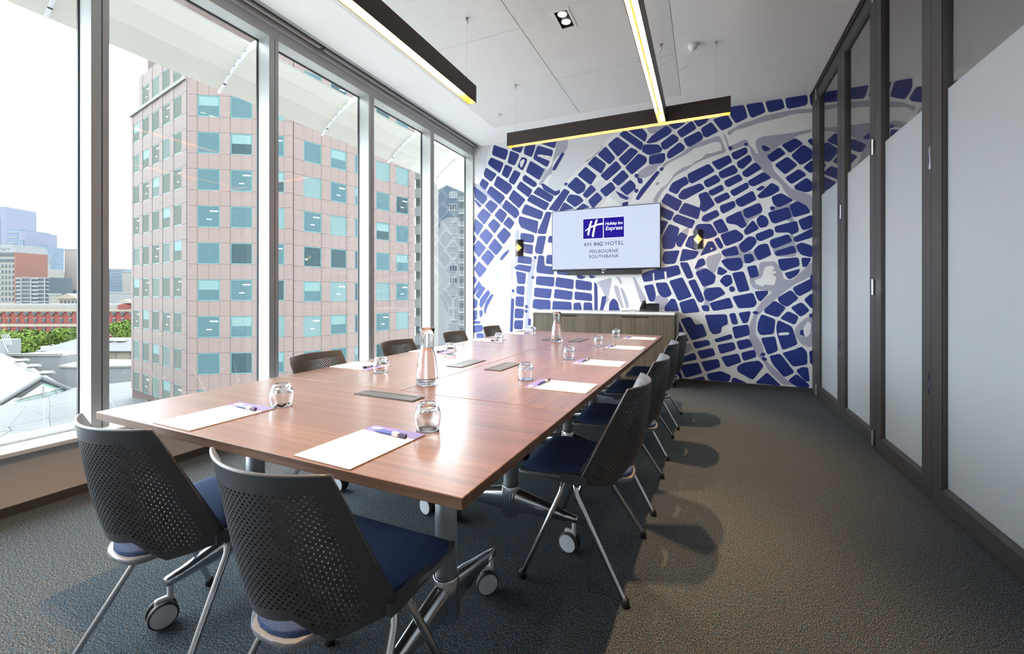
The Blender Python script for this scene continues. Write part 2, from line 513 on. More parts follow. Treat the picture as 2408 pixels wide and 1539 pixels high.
# window wall
hd = MB().box(-3.60, XF, YN, YB, 3.398, 3.60).box(-3.75, -3.60, YN, YB, 3.57, 3.80).box(XF - .02, XF + .012, YN, YB, 3.51, 3.62)
head = struct(hd.build('trim_2', 'alu'))
MB().bevbox(XF, XF + .016, YN, YB, 3.490, 3.511, .003).build('bead', 'wheel_grey', head)
rail = struct(MB().prism([(-3.60, .29), (-3.51, .29), (-3.51, .352), (-3.53, .37), (-3.60, .37)], 'y', YN, YB).build('trim_3', 'sill'))
mull = [(-1.018, -.93), (.172, .262), (1.362, 1.451), (2.546, 2.636), (3.754, 3.84), (4.94, 5.03), (6.125, YB)]
prev = YN
for i, (a, b) in enumerate(mull):
    wn = struct(put('window_%d' % (i + 1), None, None, (0, 0, 0)))
    m = MB()
    g = a + (b - a) * .60
    if i < 6:
        m.box(-3.60, XF, a, g - .003, .34, 3.40).box(-3.60, XF, g + .003, b, .34, 3.40).box(-3.60, XF - .012, g - .003, g + .003, .34, 3.40)
    else:
        m.box(-3.60, XF, a, b, .34, 3.40)
    m.build('mullion', 'alu', wn)
    MB().box(XF - .0125, XF - .0115, g - .003, g + .003, .342, 3.398).box(-3.592, -3.574, a - .007, a, .37, 3.398).build('gasket', 'gasket', wn)
    MB().box(-3.592, -3.574, prev, a, 3.390, 3.398).build('head_gasket', 'gasket', wn)
    MB().box(-3.588, -3.582, prev, a, .365, 3.396).build('pane', 'window_glass', wn)
    prev = b
# roller blinds tucked up under the head, two cassettes end to end
for y0, y1, lb in ((YN + .01, 3.06, 'silver roller blind cassette over the nearer windows'), (3.075, YB - .02, 'silver roller blind cassette over the windows by the mural')):
    c = put('roller_blind', None, None, (-3.39, y0, 3.545))
    tag(c, lb, 'blind', 'roller blinds')
    MB().box(-.028, .03, 0, y1 - y0, 0, .06).build('cassette', 'steel', c)
    MB().box(-.012, .012, .02, y1 - y0 - .02, -.006, .0).build('hem_bar', 'white_plastic', c)

# folding glass partition
bounds = [5.93, 4.97, 4.07, 3.19, 2.28, 1.37, .46, -.45, YN + .02]
struct(MB().box(XG, XG + .07, 5.93, YB, 0, ZC).build('trim_4', 'bronze_frame'))
struct(MB().box(XG - .012, XG + .075, YN, 5.93, 3.505, ZC - .0005).box(XG - .02, XG - .012, YN, YB, 3.53, ZC - .0005).build('trim_5', 'bronze_frame'))
names = ['glass folding panel against the mural, its frame dark bronze', 'second glass folding panel from the mural, dark bronze frame', 'third glass folding panel from the mural, dark bronze frame', 'fourth glass folding panel from the mural, cut by the right edge of the picture',
         'fifth glass folding panel from the mural, out of the picture', 'sixth glass folding panel from the mural, out of the picture', 'seventh glass folding panel from the mural, out of the picture', 'last glass folding panel from the mural, out of the picture']
for i, (y1, y0) in enumerate(zip(bounds[:-1], bounds[1:])):
    p = thing('folding_panel', names[i], 'glass panel', (XG, y0, 0), 0, 'folding glass partition panels')
    W = y1 - y0 - .004
    st = .115
    for a in (0, W - st):
        MB().box(0, .05, a, a + st, .012, 3.50).box(.006, .044, a + (st if a == 0 else -.012), a + (st + .012 if a == 0 else 0), .12, 3.39).build('stile', 'bronze_frame', p)
    MB().prism([(.0, .012), (.05, .012), (.05, .12), (.036, .132), (.014, .132), (.0, .11)], 'y', st, W - st).build('bottom_rail', 'bronze_frame', p)
    MB().prism([(.0, 3.50), (.05, 3.50), (.05, 3.39), (.036, 3.38), (.014, 3.38), (.0, 3.40)], 'y', st, W - st).build('top_rail', 'bronze_frame', p)
    g = MB().box(.024, .030, st - .005, W - st + .005, .11, 3.41).build('pane', 'part_glass', p)
    MB().box(.0215, .0232, st - .004, W - st + .004, .112, 2.27).build('frosted_film', 'film', p)
    # hinges on one edge, flush bolts on the other
    if i % 2 == 1:
        for z in (.03, 1.165, 2.22, 3.37):
            MB().tube([(-.0105, .0105, z), (-.0105, .0105, z + .115)], .009, 10).tube([(-.0105, .0105, z + .036), (-.0105, .0105, z + .040)], .0105, 10).tube([(-.0105, .0105, z + .076), (-.0105, .0105, z + .080)], .0105, 10).build('hinge', 'steel', p)
    else:
        if i == 0:
            for z in (.0, 3.37):
                MB().tube([(-.006, W, z + .01), (-.006, W, z + .14)], .009, 10).build('hinge', 'steel', p)
        for z in (1.88, .60):
            MB().bevbox(-.002, .001, .010, .034, z, z + .13, .0008).box(-.0035, -.001, .017, .027, z + .03, z + .085).build('flush_bolt', 'chrome', p)
# corridor beyond the partition
struct(MB().box(1.30, 3.0, YN, YB, 3.30, 3.34).build('ceiling_corridor', 'white_paint'))
cl = thing('added_corridor_light', 'unseen ceiling light added in the corridor to make the frosted glass glow', 'ceiling light', (2.2, 0.4, 3.295))  # added out of view, so the frosted film is lit from behind
MB().box(-.25, .25, -1.6, 1.0, -.012, .004).build('housing', 'white_plastic', cl)
MB().box(-.23, .23, -1.58, .98, -.016, -.012).build('diffuser', mat('corridor_diffuser', (1, 1, 1), emit=(1.0, 0.97, 0.93), es=13.0), cl)

# ------------------------------------------------------------------ mural: printed wall covering with a street-map pattern
MURAL = """
A grey|885,560 1015,545 1000,640 960,690 900,720 850,790 860,880 800,920 740,1010 710,1000 770,900 850,800 860,720 880,670
A pale|1015,545 1500,470 1330,620 1180,780 1000,960 930,1060 860,1080 800,1000 870,860 960,700
A pale|62,600 240,600 200,700 180,840 120,960 62,900
A grey|62,980 120,1010 330,1180 520,1300 470,1340 330,1220 62,1040
A pale|70,860 160,820 150,880 90,920
A grey|1310,690 1350,600 1360,615 1190,780 1180,770
A pale|1170,1060 1330,960 1380,960 1340,1060 1400,1130 1380,1180 1290,1250 1220,1240 1160,1130
A pale|1690,1000 1660,1100 1640,1170 1560,1240 1500,1180 1420,1130 1480,1020 1560,960
A pale|880,930 940,860 960,880 900,960
A grey|730,950 800,850 760,830 715,960
A pale|500,820 545,720 600,745 555,870
B grey|900,470 960,440 1000,410 1080,375 1160,355 1250,315 1400,280 1600,245 1758,235 1758,275 1650,285 1550,295 1440,330 1240,375 1080,430 970,460 930,505 905,500
B grey|840,655 730,690 690,690 640,740 580,765 540,800 450,830 360,900 340,940 270,1020 240,1030 190,1090 145,1170 190,1190 245,1075 300,1010 370,920 440,880 500,850 560,800 700,735 880,680
B grey|550,600 810,510 840,540 860,600 885,655 880,680 840,655 840,600 810,570 760,575 650,615 560,640 500,690 400,740 300,790 240,860 230,840 260,790 350,740 440,690 480,650
B grey|1180,560 1240,520 1560,480 1758,440 1758,470 1600,510 1540,550 1430,600 1380,650 1300,700 1330,740 1360,850 1420,920 1540,1040 1758,1110 1758,1260 1740,1270 1690,1200 1560,1160 1480,1080 1440,1000 1400,960 1330,930 1240,850 1150,730 1130,640 1090,600 940,660 925,610 990,590 1060,550 1100,550 1115,600 1160,640 1185,690 1215,690 1190,630
B grey|855,490 880,500 920,620 910,640
B grey|80,430 320,400 360,450 310,500 250,480 120,490
B grey|110,700 240,670 270,780 190,830 120,800
B grey|0,880 120,800 210,820 150,900 60,940 0,930
B grey|820,1220 970,1160 990,1230 860,1300
B grey|640,1370 790,1250 830,1310 700,1390
B grey|880,1340 1030,1265 1060,1250 1220,1180 1255,1260 1240,1300 1110,1370 1100,1430 1000,1410
B grey|175,985 215,970 215,1000 180,1015
B grey|1310,1250 1540,1170 1560,1340 1600,1440 1520,1370
B grey|440,1470 520,1420 500,1540 440,1510
C grey|455,100 395,190 280,300 130,500 180,560 250,640 290,600 210,520 300,360 340,300 440,170
C pale|340,310 430,180 460,400 440,700 430,1010 190,1010 170,880 250,660 300,600 240,500 330,360
C grey|600,440 650,290 690,300 660,470 640,700 620,790 620,1000 570,1000 590,700
C grey|270,460 310,430 330,520 310,560 280,500
C grey|1290,530 1450,480 1440,560 1410,700 1440,690 1340,815 1320,815 1390,690 1330,570
C grey|1470,560 1510,570 1570,790 1545,790 1480,640
C grey|1530,580 1560,600 1590,660 1625,760 1600,810 1560,680
C grey|1655,475 1680,480 1760,640 1800,700 1790,760 1740,740 1690,580
C grey|1490,470 1530,480 1555,540 1540,555
C grey|480,0 520,10 510,330 460,420 440,560 430,400
C grey|430,680 470,690 450,1010 425,1010
D grey|650,260 790,220 800,260 740,400 720,420 690,400 650,340
D grey|800,190 960,150 1010,210 1120,210 1150,290 1030,330 820,280
D grey|1250,90 1480,40 1520,220 1490,260 1310,260
D grey|1070,520 1060,440 1150,460 1155,310 1310,300 1370,400 1390,480 1480,480 1660,300 1660,440 1500,520 1400,590 1290,680 1200,760 1130,840 1120,1000 1190,1100 1200,1200 1240,1270 1440,1450 1530,1490 1380,1480 1260,1370 1190,1250 1120,1180 1060,1040 1060,920 1110,790 1180,680 1290,590 1110,570
D grey|1500,930 1600,840 1660,820 1660,1130 1560,1100 1490,1000
D grey|540,370 590,440 625,545 640,690 600,760 670,790 690,720 650,560 730,440 640,360
D grey|160,640 210,620 300,660 260,760 200,770 160,700
D grey|415,850 500,830 550,910 615,890 665,1010 520,1060
D grey|520,1080 670,1045 695,1095 550,1140
D grey|420,1100 500,1080 525,1150 420,1200
D grey|755,1105 915,1070 940,1145 785,1190
D grey|940,1060 1060,1040 1095,1115 970,1150
D grey|985,1180 1110,1145 1130,1215 1010,1255
D white|1110,480 1180,460 1210,350 1290,345 1300,380 1270,390 1320,400 1310,420 1270,430 1320,450 1300,540 1210,520 1190,545 1120,520
D white|1575,940 1620,870 1650,900 1640,1000 1600,1030 1580,1000
A blue|265,610 395,655 400,680 375,750 255,700 250,680
A blue|430,668 508,700 508,720 470,805 405,780
A blue|235,735 350,785 352,800 320,880 215,800 208,780
A blue|380,805 445,835 400,935 345,900
A blue|545,730 590,745 590,770 550,855 505,820
A blue|470,860 528,890 465,1000 422,975 418,955
A blue|185,838 285,900 235,970 170,920 165,890
A blue|150,945 210,990 175,1055 120,1000
A blue|300,920 435,1010 440,1040 390,1100 265,1005
A blue|230,1020 365,1120 368,1140 320,1195 195,1080
A blue|62,1025 185,1120 192,1150 150,1200 75,1130
A blue|445,628 560,608 530,678 450,650
A blue|585,605 675,590 670,640 640,720 570,690 570,660
A blue|630,770 765,850 715,950 590,870
A blue|705,615 850,660 850,690 830,725 740,690 705,700 720,730 820,770 795,820 665,740 670,710
A blue|715,580 885,562 870,630
A blue|575,910 685,985 690,1005 665,1025 560,960 555,930
A blue|530,975 645,1060 610,1125 495,1035
A blue|460,1060 575,1155 515,1235 415,1140
A blue|385,1160 500,1255 515,1300 480,1340 350,1230
A blue|225,1160 300,1215 240,1290 175,1215
A blue|155,1245 230,1305 165,1400 95,1320
A blue|325,1245 392,1300 345,1385 272,1310
A blue|260,1350 325,1410 270,1490 205,1410
A blue|410,1330 465,1385 425,1450 360,1395
A blue|75,1350 155,1415 100,1510 60,1460
A blue|710,1030 860,1125 830,1175 665,1085
A blue|640,1105 815,1195 780,1258 600,1160
A blue|580,1205 755,1280 735,1350 550,1290 550,1265
A blue|520,1325 705,1375 690,1490 540,1430 515,1380
A blue|970,1048 1020,1075 900,1265 820,1250
A blue|790,1280 835,1285 780,1495 705,1490
A blue|1025,1105 1120,1120 1160,1165 1080,1225 995,1160
A blue|970,1185 1060,1240 925,1265
A blue|1090,930 1180,1010 1170,1065 1110,1095 1005,1015
A blue|1185,828 1290,915 1235,1000 1110,905
A blue|1280,722 1385,800 1340,885 1212,795
A blue|1385,625 1478,735 1425,795 1312,700
A blue|1500,528 1618,610 1510,715 1415,600
A blue|1575,460 1760,590 1740,650 1530,500
A blue|1620,455 1740,430 1800,500 1780,565
A blue|1640,635 1708,670 1580,805 1522,745
A blue|1490,770 1540,830 1395,960 1340,910
A blue|1560,860 1615,920 1515,1010 1455,960
A blue|1720,695 1795,735 1790,780 1650,895 1590,830
A blue|1240,1010 1285,1055 1195,1135 1160,1105
A blue|1440,980 1482,1040 1390,1120 1335,1060
A blue|1300,1085 1350,1140 1260,1235 1215,1165
A blue|1635,960 1680,1005 1680,1040 1600,1105 1535,1045
A blue|1160,1195 1215,1230 1085,1260
A blue|950,685 967,690 875,855 858,850 870,815
A blue|745,1000 760,998 880,1080 920,1060 922,1085 880,1112 770,1050
A blue|1905,870 1924,880 1715,1152 1695,1145 1740,1060
A blue|1490,1070 1540,1100 1612,1138 1600,1150 1540,1130
A blue|1710,935 1750,950 1752,985 1720,985
A blue|1685,900 1715,905 1705,930 1685,925
A blue|1685,1050 1712,1055 1700,1080 1682,1075
A blue|1560,1190 1610,1180 1600,1215 1560,1215
A blue|980,988 1000,992 990,1008 975,1003
A blue|70,1160 85,1165 135,1215 120,1230 95,1200
B blue|95,575 140,520 285,415 335,460 310,495 180,570 110,582
B blue|60,605 205,605 240,650 225,670 110,700 45,665
B blue|120,720 265,690 268,745 250,775 120,795
B blue|235,590 350,500 400,530 400,560 280,645 250,635
B blue|300,700 310,670 420,582 465,620 460,650 320,735 300,725
B blue|400,470 540,370 582,435 440,525
B blue|465,545 615,470 648,520 640,550 520,615 495,605
B blue|570,358 705,340 690,370 610,418
B blue|640,440 735,382 800,465 690,522 665,510
B blue|765,350 895,310 945,390 930,415 850,450 835,440
B blue|935,220 1060,208 1095,325 990,380 940,310
B blue|1097,200 1245,178 1275,270 1155,322 1135,310
B blue|1290,170 1445,145 1465,225 1440,240 1330,268 1315,255
B blue|1488,135 1695,105 1698,180 1680,200 1520,232 1505,220
B blue|1735,97 1762,93 1762,197 1745,190
B blue|310,390 470,385 400,430 370,440
B blue|945,690 1085,632 1098,680 990,745 965,735
B blue|750,780 910,712 942,770 810,850
B blue|1000,780 1120,708 1142,755 1050,840 1015,825
B blue|505,900 710,800 765,865 545,985 520,970
B blue|820,880 960,810 998,860 985,885 850,935 825,915
B blue|1055,880 1180,785 1235,840 1100,922 1065,910
B blue|668,970 785,908 820,950 815,970 705,1025 680,1010
B blue|875,970 1015,903 1048,950 910,1022 885,1005
B blue|1115,970 1265,882 1330,935 1160,1015 1125,1000
B blue|315,1060 350,990 480,925 508,985 430,1030 390,1095
B blue|412,1115 450,1060 630,995 665,1040 470,1148 425,1140
B blue|718,1070 840,1008 862,1050 750,1110 722,1095
B blue|935,1070 1095,985 1110,1030 970,1112 945,1095
B blue|770,1145 895,1085 922,1130 800,1190
B blue|985,1160 1150,1072 1185,1150 1040,1222 1005,1205
B blue|1200,1050 1250,1018 1268,1030 1225,1060
B blue|1210,1115 1345,990 1410,1030 1415,1060 1330,1110 1250,1132 1225,1130
B blue|240,1175 290,1095 440,1175 395,1265
B blue|415,1280 470,1190 625,1245 600,1345
B blue|615,1105 690,1080 768,1205 665,1275 625,1240 640,1180
B blue|230,1230 358,1285 325,1360 232,1310
B blue|355,1350 390,1305 570,1370 535,1440 365,1370
B blue|830,1220 965,1172 975,1220 860,1287 840,1270
B blue|645,1360 660,1320 790,1262 815,1310 690,1370
B blue|890,1340 1025,1275 1085,1410 1045,1438 1000,1400 900,1385
B blue|1065,1260 1220,1192 1245,1250 1230,1280 1105,1335 1075,1315
B blue|1350,1130 1440,1095 1550,1160 1420,1225 1375,1205
B blue|1315,1290 1510,1235 1540,1330 1380,1388 1350,1375
B blue|1530,1215 1600,1175 1690,1220 1725,1280 1570,1325
B blue|1200,1350 1240,1312 1285,1330 1310,1380 1290,1420 1235,1430 1210,1400
B blue|760,1385 840,1350 905,1465 815,1490
B blue|1070,1470 1155,1370 1210,1445 1090,1505
B blue|1380,1430 1590,1375 1610,1470 1550,1500 1520,1475 1390,1480
B blue|1620,1365 1762,1315 1762,1430 1660,1455
B blue|1455,605 1580,542 1650,590 1530,678
B blue|1305,715 1420,635 1478,690 1350,770
B blue|1550,710 1660,608 1762,655 1762,735 1640,800
B blue|1385,805 1500,730 1595,805 1480,892
B blue|1672,830 1762,765 1762,870 1735,878
B blue|1490,935 1620,852 1685,905 1545,990
B blue|1580,1020 1695,940 1762,980 1762,1055 1690,1075 1590,1045
B blue|1715,560 1762,543 1762,602
B blue|915,630 935,622 945,640 930,655
B blue|1078,590 1095,590 1095,606 1080,606
B blue|1255,620 1270,615 1320,645 1290,662 1262,650
B blue|225,845 245,835 250,850 232,860
B blue|1335,1235 1355,1225 1372,1240 1350,1255
B blue|232,1370 298,1378 235,1510
D blue|235,80 300,-45 390,-12 345,160 325,178 245,180
D blue|410,30 465,60 405,165 375,150 370,90
D blue|490,70 545,60 545,190 455,155
D blue|545,0 570,-45 690,-48 748,40 735,60 650,88 590,60
D blue|795,60 800,50 930,5 1000,60 985,95 850,150 830,140
D blue|1125,50 1260,0 1285,15 1285,55 1170,105 1140,95
D blue|1260,110 1425,52 1462,110 1300,175 1275,160
D blue|1490,80 1664,0 1664,70 1510,115 1490,100
D blue|1515,150 1560,130 1664,160 1664,258 1560,235 1530,200
D blue|1310,215 1480,160 1500,215 1420,235 1320,245
D blue|1110,200 1160,150 1230,140 1262,240 1150,290 1120,230
D blue|965,150 1060,70 1110,80 1125,120 1070,190 1010,215 990,200
D blue|800,210 930,162 955,235 840,250 815,240
D blue|600,245 670,120 710,118 745,190
D blue|735,95 765,82 805,155 795,178 775,170
D blue|1015,245 1080,238 1105,290 1060,318 1025,310
D blue|800,300 840,285 975,275 995,350 950,385 880,388 835,350
D blue|1340,290 1520,272 1532,340 1380,390 1355,360
D blue|1565,275 1640,280 1600,350 1575,350
D blue|235,290 255,215 390,205 350,320 260,325
D blue|405,295 430,190 575,215 540,270 420,298
D blue|545,370 580,290 625,280 638,330 600,350
D blue|555,410 650,375 735,440 720,510 625,540
D blue|410,320 470,320 520,440 515,455 475,465 415,345
D blue|40,430 100,400 380,345 402,420 270,460 60,495
D blue|305,495 420,462 505,635 390,675
D blue|485,495 540,480 625,670 600,692 575,680
D blue|65,540 140,528 165,620 150,680 115,680
D blue|175,515 270,510 315,610 300,630 250,645 205,610
D blue|905,420 1000,405 1055,575 965,592
D blue|1045,360 1120,345 1145,440 1075,458
D blue|760,420 775,358 845,400 800,430
D blue|785,490 830,440 880,440 895,510 840,545
D blue|880,550 905,548 918,575 895,590 875,575
D blue|1405,420 1535,382 1510,430 1440,470
D blue|1480,560 1640,480 1664,490 1664,570 1540,628 1510,610
D blue|1664,430 1645,460 1664,475
D blue|630,600 660,565 780,555 825,610 690,680 650,665
D blue|400,700 530,662 580,780 430,795
D blue|260,740 320,665 350,670 385,770 262,775
D blue|610,730 665,728 675,775 625,770
D blue|690,705 870,655 900,740 720,770
D blue|908,645 1090,610 1125,700 1100,735 960,745
D blue|1120,595 1230,590 1230,610 1165,678 1145,660
D blue|1335,655 1455,585 1520,655 1420,730 1360,700
D blue|1590,670 1664,615 1664,745
D blue|1465,745 1555,700 1625,770 1550,825
D blue|1210,765 1300,685 1398,745 1330,830 1215,790
D blue|1365,845 1430,785 1520,830 1490,900
D blue|1635,820 1664,805 1664,835
D blue|1150,890 1180,815 1300,860 1285,990 1170,1000 1145,960
D blue|1325,930 1340,872 1460,930 1510,1090 1380,1140 1340,1020 1330,980
D blue|1180,1040 1300,1025 1325,1150 1240,1185
D blue|1385,1180 1500,1150 1560,1122 1600,1170 1605,1280 1480,1300
D blue|1260,1210 1350,1190 1480,1360 1395,1400 1290,1280
D blue|1515,1345 1560,1318 1612,1320 1625,1440 1600,1440
D blue|1440,1440 1510,1385 1620,1480 1620,1510 1520,1495
D blue|645,820 840,815 850,900 790,920 785,980 720,995 690,960
D blue|875,810 920,800 945,895 905,900
D blue|965,800 1065,785 1040,880 1005,888
D blue|905,935 1045,912 1058,1000 930,1035
D blue|735,1050 885,1003 893,1035 750,1070
D blue|945,1070 1055,1048 1085,1110 970,1140
D blue|765,1105 910,1080 925,1140 790,1178
D blue|990,1180 1105,1152 1122,1210 1010,1245
D blue|800,1220 950,1188 978,1260 850,1305
D blue|570,1165 710,1135 730,1195 605,1228
D blue|528,1080 665,1058 685,1095 550,1130
D blue|415,860 495,838 545,920 610,905 650,1010 515,1050
D blue|610,1265 760,1240 780,1305 650,1350
D blue|410,1300 570,1275 605,1365 455,1405
D blue|662,1380 790,1355 880,1395 860,1450 680,1430
D blue|950,1310 1010,1275 1150,1255 1190,1300 1090,1425 955,1350
D blue|895,1460 915,1415 1030,1470
D blue|1130,1460 1230,1370 1350,1490
D blue|395,885 430,975 395,980
D blue|440,1060 455,1030 475,1050 455,1065
D blue|410,1230 535,1180 555,1235 405,1260
D blue|365,1410 385,1330 420,1415
D blue|1172,1195 1190,1178 1208,1185 1195,1202
D blue|1185,1230 1200,1223 1222,1235 1205,1247
D blue|1100,790 1120,782 1140,793 1122,806
D blue|1548,975 1562,962 1592,985 1580,1005 1555,1000
D blue|1640,1170 1664,1160 1664,1275 1648,1270
D blue|520,1425 620,1405 635,1436
C blue|185,-5 250,65 190,150 118,65
C blue|365,-15 430,50 360,145 295,65
C blue|55,60 85,95 60,135
C blue|105,110 178,185 110,275 55,210 55,170
C blue|270,95 345,180 285,255 210,180
C blue|205,205 265,270 200,360 135,285
C blue|57,265 85,305 60,350
C blue|110,325 185,400 120,480 60,395
C blue|55,470 90,510 58,550
C blue|110,525 135,560 60,650 55,610
C blue|140,570 172,590 110,695 80,660
C blue|205,612 220,640 135,785 120,760 130,700
C blue|240,655 252,660 190,780 175,850 165,810 185,730
C blue|57,700 95,715 90,780 60,790
C blue|57,820 90,815 88,900 58,910
C blue|120,820 145,815 145,860 125,880
C blue|55,925 120,928 122,942 60,944
C blue|55,970 145,965 145,1020 60,1035
C blue|90,1050 150,1045 160,1090 95,1095
C blue|535,45 560,40 660,60 660,120 640,130 535,115
C blue|555,150 650,160 645,245 555,225
C blue|515,265 640,285 630,345 505,330
C blue|475,385 510,355 635,375 620,425 490,400
C blue|490,425 580,445 570,545 505,540
C blue|495,575 565,575 562,655 495,640
C blue|487,680 562,680 555,775 485,765
C blue|480,800 560,805 550,890 475,885
C blue|475,920 550,918 545,1000 470,995
C blue|470,1030 545,1030 540,1130 470,1120
C blue|710,70 780,72 745,245 690,235 680,210
C blue|710,0 795,-30 780,40 715,35
C blue|820,70 860,75 860,130 810,125
C blue|715,265 760,268 765,370 860,380 860,450 700,430 695,400
C blue|800,262 860,262 860,345 790,340
C blue|900,420 1000,425 1000,455 905,445
C blue|695,475 865,485 860,570 690,550
C blue|895,485 1060,510 1055,595 885,570
C blue|1090,510 1240,535 1240,610 1090,595
C blue|675,590 840,605 825,690 670,670
C blue|880,605 1050,630 1040,705 870,685
C blue|1080,630 1240,650 1245,715 1080,700
C blue|665,705 825,715 825,820 655,785
C blue|860,725 1035,735 1040,825 855,815
C blue|1070,745 1130,740 1140,825 1070,823
C blue|1170,740 1240,740 1250,825 1170,825
C blue|1275,535 1295,560 1300,825 1280,825
C blue|443,700 460,705 445,1030 430,1030
C blue|415,205 400,235 340,305 330,300 360,250
C blue|645,478 660,472 665,488 652,494
C blue|668,275 685,272 686,290 672,292
C blue|447,610 462,608 464,625 450,628
C blue|580,768 598,768 600,784 584,786
C blue|577,815 594,815 594,832 579,832
C blue|615,900 630,905 625,960 612,955
C blue|1355,680 1385,675 1380,720 1350,820 1335,820
C blue|1425,820 1430,740 1465,698 1500,730 1520,820
C blue|1105,462 1180,478 1150,495 1105,485
C blue|1225,465 1280,475 1240,490
D white|140,415 155,415 160,500 145,500
D white|250,400 270,398 278,465 258,470
D white|1340,985 1430,978 1445,990 1430,1005 1340,1010
D white|690,178 705,172 712,186 698,198
A white|700,700 830,715 830,728 705,722
A white|525,770 560,745 575,760 545,830 528,825
"""
CROP = {'A': (1100, 200, 4.276), 'B': (1500, 200, 4.276), 'C': (1100, 540, 4.276), 'D': (1500, 540, 4.049)}
MX0, MX1, MZ0, MZ1 = -3.434, 1.161, .046, 3.549
def rounded(poly, rad):
    out = []
    n = len(poly)
    for i in range(n):
        p0, p, p1 = Vector(poly[i - 1]), Vector(poly[i]), Vector(poly[(i + 1) % n])
        a, b = p0 - p, p1 - p
        r = min(rad, a.length * .42, b.length * .42)
        if a.length < 1e-6 or b.length < 1e-6: continue
        A, B = p + a.normalized() * r, p + b.normalized() * r
        for k in range(5):
            t = k / 4
            q = A.lerp(p, t).lerp(p.lerp(B, t), t)
            out.append((q.x, q.y))
    return out
def grown(poly, d):
    """outline moved outward by d"""
    n = len(poly)
    ar = sum(poly[i - 1][0] * poly[i][1] - poly[i][0] * poly[i - 1][1] for i in range(n))
    sg = 1 if ar > 0 else -1
    out = []
    for i in range(n):
        p0, p, p1 = Vector(poly[i - 1]), Vector(poly[i]), Vector(poly[(i + 1) % n])
        a, b = (p - p0), (p1 - p)
        if a.length < 1e-6 or b.length < 1e-6: continue
        na = Vector((a.y, -a.x)).normalized() * sg; nb = Vector((b.y, -b.x)).normalized() * sg
        m_ = na + nb
        if m_.length < .3: m_ = na
        m_ = m_.normalized()
        q = p + m_ * min(d / max(.5, m_.dot(na)), 2 * d)
        out.append((q.x, q.y))
    return out
mur = MB()
mur.box(MX0, MX1, YB - .0015, YB, MZ0, MZ1, 0)
layer = {'pale': [.0017, 1], 'grey': [.0020, 2], 'blue': [.0027, 3], 'white': [.0048, 0]}
for ln in MURAL.strip().splitlines():
    hd_, pts = ln.split('|')
    cr, kind = hd_.split()
    ox, oy, sc = CROP[cr]
    P = []
    for q in pts.split():
        a, b = q.split(',')
        px, py = ox + float(a) / sc, oy + float(b) / sc
        u = (px - 1204) / F_PX
        dx, dy, dz = CX + RX * u, CY + RY * u, (HY - py) / F_PX
        t = (YB - .002) / dy
        P.append((min(max(dx * t, MX0), MX1), min(max(HC + dz * t, MZ0), MZ1)))
    if kind == 'blue': P = grown(P, .010)
    P = [(min(max(x, MX0), MX1), min(max(z, MZ0), MZ1)) for x, z in P]
    P = rounded(P, .030 if kind == 'blue' else .045)
    off, mi = layer[kind]
    layer[kind][0] += 7e-6
    tri = geometry.tessellate_polygon([[Vector((x, z, 0)) for x, z in P]])
    mur.add([(x, YB - off, z) for x, z in P], tri, mi)
mo = mur.build('wall_mural', ['mural_white', 'mural_pale', 'mural_grey', 'mural_blue'])
tag(mo, 'blue and white street map mural covering the whole far wall', 'mural')

# ================================================================== ceiling things
def pendant(label, x0, y0, length, along, wires, flex=None):
    """U-shaped bronze channel with a gold lining and a light strip, hung on wires"""
    Wd, Hh, z0 = .078, .15, 2.85
    o = thing('linear_pendant', label, 'pendant light', (x0, y0, z0), 0 if along == 'x' else math.pi / 2, 'linear pendant lights')
    L, h = length, Wd / 2
    hs = MB().box(0, L, -h, -h + .003, 0, Hh).box(0, L, h - .003, h, 0, Hh).box(0, L, -h, h, Hh - .004, Hh).box(0, .003, -h, h, 0, Hh).box(L - .003, L, -h, h, 0, Hh)
    hs.build('housing', 'bronze_out', o)
    i = h - .0035
    MB().box(.0035, L - .0035, -i, -i + .001, .001, Hh - .005).box(.0035, L - .0035, i - .001, i, .001, Hh - .005).box(.0035, L - .0035, -i, i, Hh - .008, Hh - .005).box(.0035, .0045, -i, i, .001, Hh - .005).box(L - .0045, L - .0035, -i, i, .001, Hh - .005).build('lining', 'gold', o)
    MB().bevbox(.05, L - .05, -.016, .016, .082, .10, .004).build('light_strip', 'strip', o)
    MB().box(.04, L - .04, -.018, .018, .10, Hh - .008).build('strip_holder', 'white_plastic', o)
    for d in wires:
        MB().tube([(d, 0, Hh), (d, 0, ZC - z0 - .04)], .0012, 6).build('wire', 'steel', o)
        MB().lathe([(0, ZC - z0 - .045), (.009, ZC - z0 - .045), (.011, ZC - z0 - .03), (.011, ZC - z0), (0, ZC - z0)], 14, d, 0).build('wire_gripper', 'steel', o)
    return o
pl1 = pendant('bronze linear pendant with gold inside, hung along the window side', -1.877, .30, 3.04, 'y', [.25, 2.94])
pl2 = pendant('bronze linear pendant running to the mural, its gold inside glowing brightest', -.388, 1.35, 3.105, 'y', [.25, 2.99])
pl3 = pendant('bronze linear pendant hung crosswise in front of the mural', -2.06, 4.50, 2.275, 'x', [.09, 2.153])
